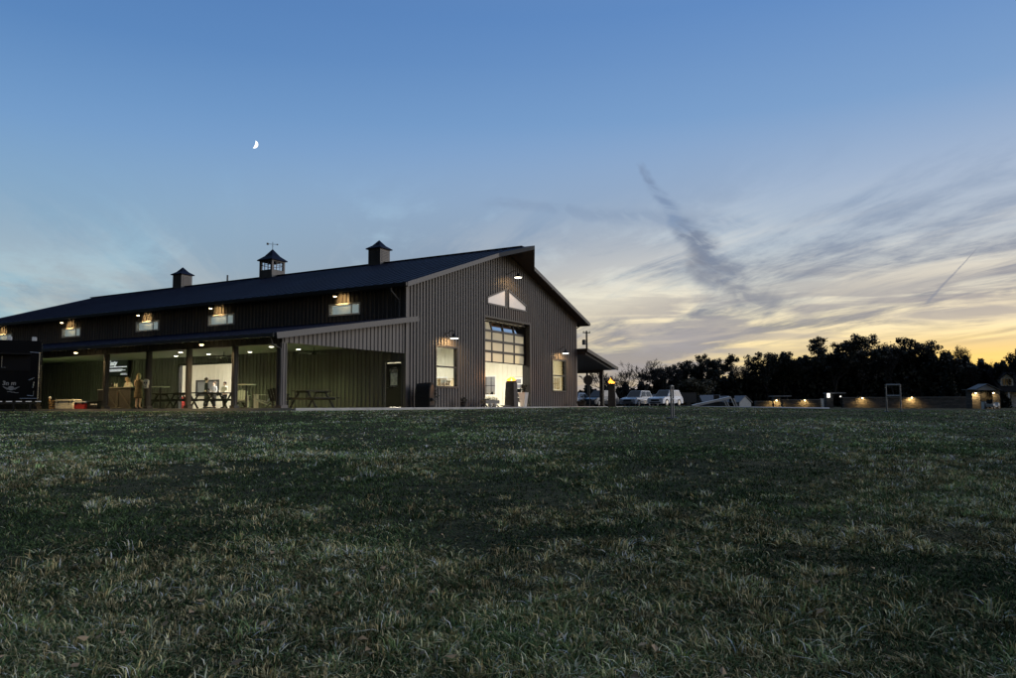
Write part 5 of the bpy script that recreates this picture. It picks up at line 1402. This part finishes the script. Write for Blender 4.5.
# white house at the right edge
HY = 138.0
hx_ = lambda x: (x - CX) / F_PX * HY
hz0 = g1(hx_(1010), HY) - .2; hzz = lambda y: CZ + (403.8 - y) / F_PX * HY - hz0
ho = thing('white_house', 'white house with a dormer and dark roof at the right edge', 'house', (hx_(999), HY, hz0), 0)
o = hx_(999); WS = mat('white_clapboard', (.86, .87, .88), .7, 0, .06)
MB().b2((hx_(1001) - o, 2.2, 0), (hx_(1001) - o + 16, 10, hzz(391))).build('wall', WS, ho)
rp = [(-.4, hzz(391.8)), (4.8, hzz(366)), (10.6, hzz(391.8))]
RFD = mat('dark_shingle', (.018, .019, .024), .85, 0, .3, 3)
MB().prism(rp, lambda y, z: (hx_(999) - o, y, z), lambda y, z: (hx_(999) - o + 18, y, z)).build('roof', RFD, ho)
for k in range(4): MB().b2((hx_(1006) - o + k * 3.2, -.1, 0), (hx_(1006) - o + k * 3.2 + .35, .25, hzz(392.2))).build('porch_post', WS, ho)
dm = MB(); d0, d1 = hx_(1003.2) - o, hx_(1015.6) - o; dc = (d0 + d1) / 2
dm.prism([(d0, hzz(386.5)), (d1, hzz(386.5)), (d1, hzz(378)), (dc, hzz(373.5)), (d0, hzz(378))], lambda x, z: (x, .9, z), lambda x, z: (x, 4.0, z)); dmo = dm.build('dormer', WS, ho)
b = MB(); b.bar((d0 - .2, 2.4, hzz(378.6) + .02), (dc, 2.4, hzz(373.0) + .02), 3.4, .12); b.bar((dc, 2.4, hzz(373.0) + .02), (d1 + .2, 2.4, hzz(378.6) + .02), 3.4, .12); b.build('dormer_roof', RFD, dmo)
b = MB()
for k in range(3): b.b2((d0 + .32 + k * .55, .86, hzz(384.8)), (d0 + .76 + k * .55, .895, hzz(378.6)))
b.build('window', CGX if False else mat('dark_pane', (.015, .018, .025), .15), dmo)
for k in range(3): MB().b2((hx_(1007.5) - o + k * 3.4 + .5, 2.15, .6), (hx_(1007.5) - o + k * 3.4 + 1.7, 2.195, 2.3)).build('window', MATS['dark_pane'], ho)
# sheds beyond the parking strip
SY = 125.0
sxp = lambda x: (x - CX) / F_PX * SY
def shed(x0, x1, yr, ye, label, gable):
    z0 = g1(sxp(x0), SY) - .1; zz = lambda y: CZ + (405.2 - y) / F_PX * SY - z0
    t = thing('shed', label, 'shed', (sxp((x0 + x1) / 2), SY, z0), -.0, 'grey sheds beyond the parking strip')
    w = sxp(x1) - sxp(x0); D = 4.0
    MB().prism([(-D / 2, 0), (D / 2, 0), (D / 2, zz(ye)), (0, zz(yr)), (-D / 2, zz(ye))], lambda y, z: (-w / 2, y, z), lambda y, z: (w / 2, y, z)).build('wall', gable, t)
    b = MB(); 
    for s in (-1, 1): b.bar((0, s * (D / 2 + .25), zz(ye) - .05), (0, 0, zz(yr) + .06), w + .3, .08)
    b2_ = MB()
    b2_.prism([(-D / 2 - .2, zz(ye) - .06), (0, zz(yr) + .02), (D / 2 + .2, zz(ye) - .06), (D / 2 + .2, zz(ye) + .02), (0, zz(yr) + .10), (-D / 2 - .2, zz(ye) + .02)], lambda y, z: (-w / 2 - .15, y, z), lambda y, z: (w / 2 + .15, y, z))
    b2_.build('roof', mat('shed_roof', (.17, .18, .20), .6), t)
    MB().box((w * .2, -D / 2 - .02, .9), (.9, .04, 1.8)).build('door', DARK, t)
    return t
s1 = shed(699, 718, 395.3, 401.5, 'small dark sided shed with a grey roof left of the paler shed', mat('shed_dark', (.05, .055, .06), .8))
s2 = shed(719.5, 745, 396.2, 402.2, 'pale grey gabled shed left of the stone walls', mat('shed_pale', (.33, .35, .36), .8)); s2.rotation_euler = (0, 0, -.75)
p = gpt(686, 405, 102); bx_ = thing('box_trailer', 'dark box trailer parked right of the white car', 'trailer', (p.x, p.y, p.z), .15)
MB().b2((-1.1, -.9, .4), (1.1, .9, 1.65)).build('body', mat('dark_box', (.025, .027, .03), .6), bx_, False, .04); MB().b2((-1.12, -.92, 1.66), (1.12, .92, 1.70)).build('roof', TRIM, bx_)
for s in (-1, 1): MB().tube([(0, s * .8, .3), (0, s * .98, .3)], .3, 16).build('wheel', DARK, bx_)
MB().bar((1.1, 0, .45), (1.9, 0, .42), .08).build('hitch', DARK, bx_)

# ------------------------------------------------------------------ trees
BARK = mat('bark', (.016, .014, .013), .9, 0, .3, 6)
LEAF1 = mat('evening_leaf', (.028, .034, .026), .75, 0, .45, .6); LEAF2 = mat('autumn_leaf', (.020, .017, .013), .75, 0, .4, .6); LEAF3 = mat('olive_shrub_leaf', (.085, .080, .050), .75, 0, .4, 1.0)
def np_quads(name, C, size, R, m, parent, elong=1.5):
    N = len(C)
    a = R.normal(size=(N, 3)); a /= np.linalg.norm(a, axis=1)[:, None]
    b = np.cross(a, R.normal(size=(N, 3))); b /= np.linalg.norm(b, axis=1)[:, None]
    s = (size * R.uniform(.6, 1.35, N))[:, None]
    P = np.stack([C - a * s * elong, C + b * s * .6, C + a * s * elong, C - b * s * .6], 1)
    me = bpy.data.meshes.new(name); me.vertices.add(N * 4); me.vertices.foreach_set('co', P.reshape(-1))
    me.loops.add(N * 4); me.loops.foreach_set('vertex_index', np.arange(N * 4, dtype=np.int32)); me.polygons.add(N)
    me.polygons.foreach_set('loop_start', np.arange(0, N * 4, 4, dtype=np.int32)); me.update(calc_edges=True)
    me.materials.append(m); o = bpy.data.objects.new(name, me); COL.objects.link(o)
    if parent: o.parent = parent
    return o
def make_tree(seed, H, spread, leafm, nleaf, leaf=.22, bare=False, trunk_frac=.3, tips_r=.9, flat=.8, depth=4):
    R = random.Random(seed); NR = np.random.RandomState(seed)
    t = bpy.data.objects.new('tree', None); COL.objects.link(t)
    mb = MB(); tips = []; mids = []
    def grow(p, d, ln, r, lev):
        pts = [p]; rs = [r]; q = p.copy(); dd = d.copy()
        for k in range(3):
            dd = (dd + Vector((R.gauss(0, .13), R.gauss(0, .13), R.gauss(.02, .08)))).normalized(); q = q + dd * ln / 3; pts.append(q.copy()); rs.append(max(.028, r * (1 - .25 * (k + 1) / 1.5)))
            if lev >= 2: mids.append(q.copy())
        mb.tube(pts, rs, 6 if lev < 2 else 4, False)
        if lev >= depth: tips.append(q.copy()); return
        n = R.choice((2, 3, 3)) if lev else R.choice((4, 5))
        for i in range(n):
            a = 2 * PI * (i + R.random() * .7) / n; tilt = R.uniform(.35, .85) * (1.0 if lev else .9) * spread
            ax = dd.cross(Vector((math.cos(a), math.sin(a), .2))).normalized()
            nd = Matrix.Rotation(tilt, 3, ax) @ dd; nd = (nd + Vector((0, 0, .12))).normalized()
            st = pts[-1] if i == 0 else pts[R.choice((2, 3))]
            grow(st.copy(), nd, ln * R.uniform(.62, .82), rs[-1] * .72, lev + 1)
    grow(Vector((0, 0, 0)), Vector((R.gauss(0, .04), R.gauss(0, .04), 1)).normalized(), H * trunk_frac, H * .022, 0)
    zm = max(p.z for p in tips); k = H / zm
    for i, v in enumerate(mb.v): mb.v[i] = (v[0] * k, v[1] * k, v[2] * k)
    tips = [p * k for p in tips]; mids = [p * k for p in mids]
    mb.build('trunk', BARK, t)
    if nleaf:
        src = tips + mids[::2]; C = np.array([list(p) for p in src]); idx = NR.randint(0, len(C), nleaf)
        off = NR.normal(size=(nleaf, 3)); off /= np.linalg.norm(off, axis=1)[:, None]; off *= (tips_r * NR.rand(nleaf) ** .5)[:, None]; off[:, 2] *= flat
        np_quads('crown', C[idx] + off, leaf, NR, leafm, t)
    return t
def fir(seed, H, rad, n, leafm):
    NR = np.random.RandomState(seed); t = bpy.data.objects.new('tree', None); COL.objects.link(t)
    MB().tube([(0, 0, 0), (0, 0, H * .9)], [H * .02, .02], 6).build('trunk', BARK, t)
    z = NR.rand(n) ** .8; a = NR.rand(n) * 2 * PI; r = rad * np.minimum(1.15 * (1 - z) ** .75, 1.0) * NR.rand(n) ** .4 * (0.85 + .3 * np.sin(a * 3 + z * 9))
    np_quads('crown', np.stack([np.cos(a) * r, np.sin(a) * r, .1 * H + z * H * .92], 1), .2, NR, leafm, t)
    return t
TY = 140.0
tx_ = lambda x, Y=TY: (x - CX) / F_PX * Y
GT = 'trees of the dark treeline'
protos = {
    'broad': make_tree(101, 13, 1.0, LEAF1, 6600, .18, tips_r=.8), 'oak': make_tree(102, 13, 1.15, LEAF1, 6000, .18, tips_r=.75, trunk_frac=.26),
    'tall': make_tree(103, 13, .85, LEAF1, 4800, .18, tips_r=.7), 'thin': make_tree(104, 12, .9, LEAF2, 450, .14, tips_r=.7, depth=5), 'thin2': make_tree(105, 12, 1.0, LEAF2, 1500, .15, tips_r=.7, depth=5),
    'bare': make_tree(106, 10, .8, LEAF2, 0, depth=5), 'bare2': make_tree(107, 10, .95, LEAF2, 90, .12, depth=5), 'shrub': make_tree(108, 4.5, 1.25, LEAF3, 5200, .13, trunk_frac=.2, tips_r=.7), 'fir': fir(109, 7, 1.5, 5200, LEAF1), 'bush': fir(110, 2.6, 1.3, 2600, LEAF1)}
used = set()
def tree(kind, px, ytop, Y, label, wx_=1.0, name=None, cat='tree', group=None):
    p0 = protos[kind]; X = tx_(px, Y); z = g1(X, Y) - .15
    H0 = {'broad': 13.6, 'oak': 13.6, 'tall': 13.6, 'thin': 12.6, 'thin2': 12.6, 'bare': 10, 'bare2': 10, 'shrub': 5.0, 'fir': 7.1, 'bush': 2.7}[kind]
    hor = CY + 67.4 - (px - CX) * .0049
    H = CZ + (hor - ytop) / F_PX * Y * 1.0 - z; s = H / H0
    rz = rnd.uniform(0, 6.28)
    if kind in used: o = dup(p0, (X, Y, z), rz, label)
    else: o = p0; used.add(kind); o.location = (X, Y, z); o.rotation_euler = (0, 0, rz); o['label'] = label
    o.scale = (s * wx_, s * wx_, s); o.name = name or 'tree'; o['category'] = cat
    if group: o['group'] = group
tree('bare', 642, 358, 118, 'bare forked tree right of the far fire column'); tree('bare2', 622, 372, 120, 'low bare tree between the side porch post and the silver car', 1.2); tree('bare2', 628, 360, 132, 'slim bare tree standing left of the tall forked bare tree'); tree('bare', 612, 366, 126, 'bare tree just clearing the end of the side porch roof', 1.2)
tree('thin', 600, 372, 122, 'sparse brown leaved tree showing under the side porch roof', 1.2)
spec = [('thin2', 660, 365, 'sparse tree at the left foot of the treeline', 1.0), ('broad', 667, 366, 'low rounded tree rising between the silver and the white cars', 1.0), ('oak', 680, 360, 'rounded tree behind the white car', 1.0), ('broad', 709, 353.5, 'rounded leafy tree at the left shoulder of the treeline', 1.0),
        ('thin', 738, 364, 'wispy low tree in the dip right of the rounded left tree', 1.0), ('thin2', 750, 363, 'wispy tree in the dip above the pale shed', .9), ('tall', 766, 351.5, 'upright tree rising right of the dip in the treeline', 1.0),
        ('oak', 782, 352, 'leafy tree above the leftmost lit pier', .9), ('thin', 797, 353, 'thin topped tree showing light left of the tallest dense crown', .8), ('broad', 827, 335.5, 'tallest dense crown above the white post', 1.15), ('thin2', 855, 338, 'loose open crowned tree right of the tallest dense crown', .9),
        ('thin', 880, 341, 'bare topped grey tree left of the big round crown', 1.0), ('thin', 892, 343, 'second bare topped tree hard against the big round crown', .8),
        ('oak', 922, 336, 'big round crowned tree above the ladder frame', 1.2), ('thin2', 957, 343, 'open lacy tree with sunset showing through it', .45),
        ('thin', 978, 362, 'low scrubby tree left of the brightest yellow sky', .8), ('thin', 988, 359, 'small airy tree against the brightest yellow sky', .5), ('thin2', 1000, 364, 'low scrubby tree above the roof of the white house', .8), ('oak', 1019, 349, 'dark tree cut by the right edge of the picture', .9), ('broad', 1050, 345, 'dark tree beyond the right edge behind the house', 1.0)]
for i, (k, px, yt, lb, wf_) in enumerate(spec): tree(k, px, yt, TY + (i % 3) * 4 - 2, lb, wf_, group=GT)
tree('shrub', 700, 377, 112, 'olive brown rounded tree in front of the treeline behind the ramp board', 1.25)
tree('fir', 948.5, 369, 112, 'dark cone shaped evergreen left of the brick kiosk', 1.1)
tree('bush', 1001.5, 392, 110, 'dark rounded bush between the brick kiosk and the house porch', .9, 'bush', 'bush')
# the mass of wood below the crowns
def woods():
    NR = np.random.RandomState(55); N = 90000
    px = NR.uniform(560, 1080, N); Y = TY + NR.uniform(2, 16, N)
    top = np.interp(px, [560, 600, 640, 665, 690, 715, 735, 755, 775, 800, 835, 870, 905, 940, 965, 985, 1005, 1020, 1080], [392, 390, 388, 381, 376, 374, 380, 374, 365, 361, 354, 358, 356, 356, 361, 366, 366, 359, 360])
    top = top + 3.5 * np.sin(px * .35) + 2.5 * np.sin(px * .83 + 1)
    hor = CY + 67.4 - (px - CX) * .0049
    X = (px - CX) / F_PX * Y; z0 = gz(X, Y); zt = CZ + (hor - top) / F_PX * Y
    z = z0 + (zt - z0) * NR.rand(N) ** .9
    np_ = np.stack([X, Y, z], 1)
    o = np_quads('woodland', np_, .42, NR, LEAF1, None, 1.2); tag(o, 'dense dark undergrowth massed below the crowns of the treeline', 'woodland', kind='stuff')
    # distant low wood behind the barn to the left of the cars and along the far horizon
    N = 16000; px = NR.uniform(-400, 640, N); Y = 260 + NR.uniform(0, 20, N); X = (px - CX) / F_PX * Y
    z = 1 + NR.rand(N) * (5.0 + 1.5 * np.sin(px * .05))
    o = np_quads('far_woodland', np.stack([X, Y, z], 1), .8, NR, LEAF1, None, 1.2); tag(o, 'low dark wood far behind the barn', 'woodland', kind='stuff')
woods()
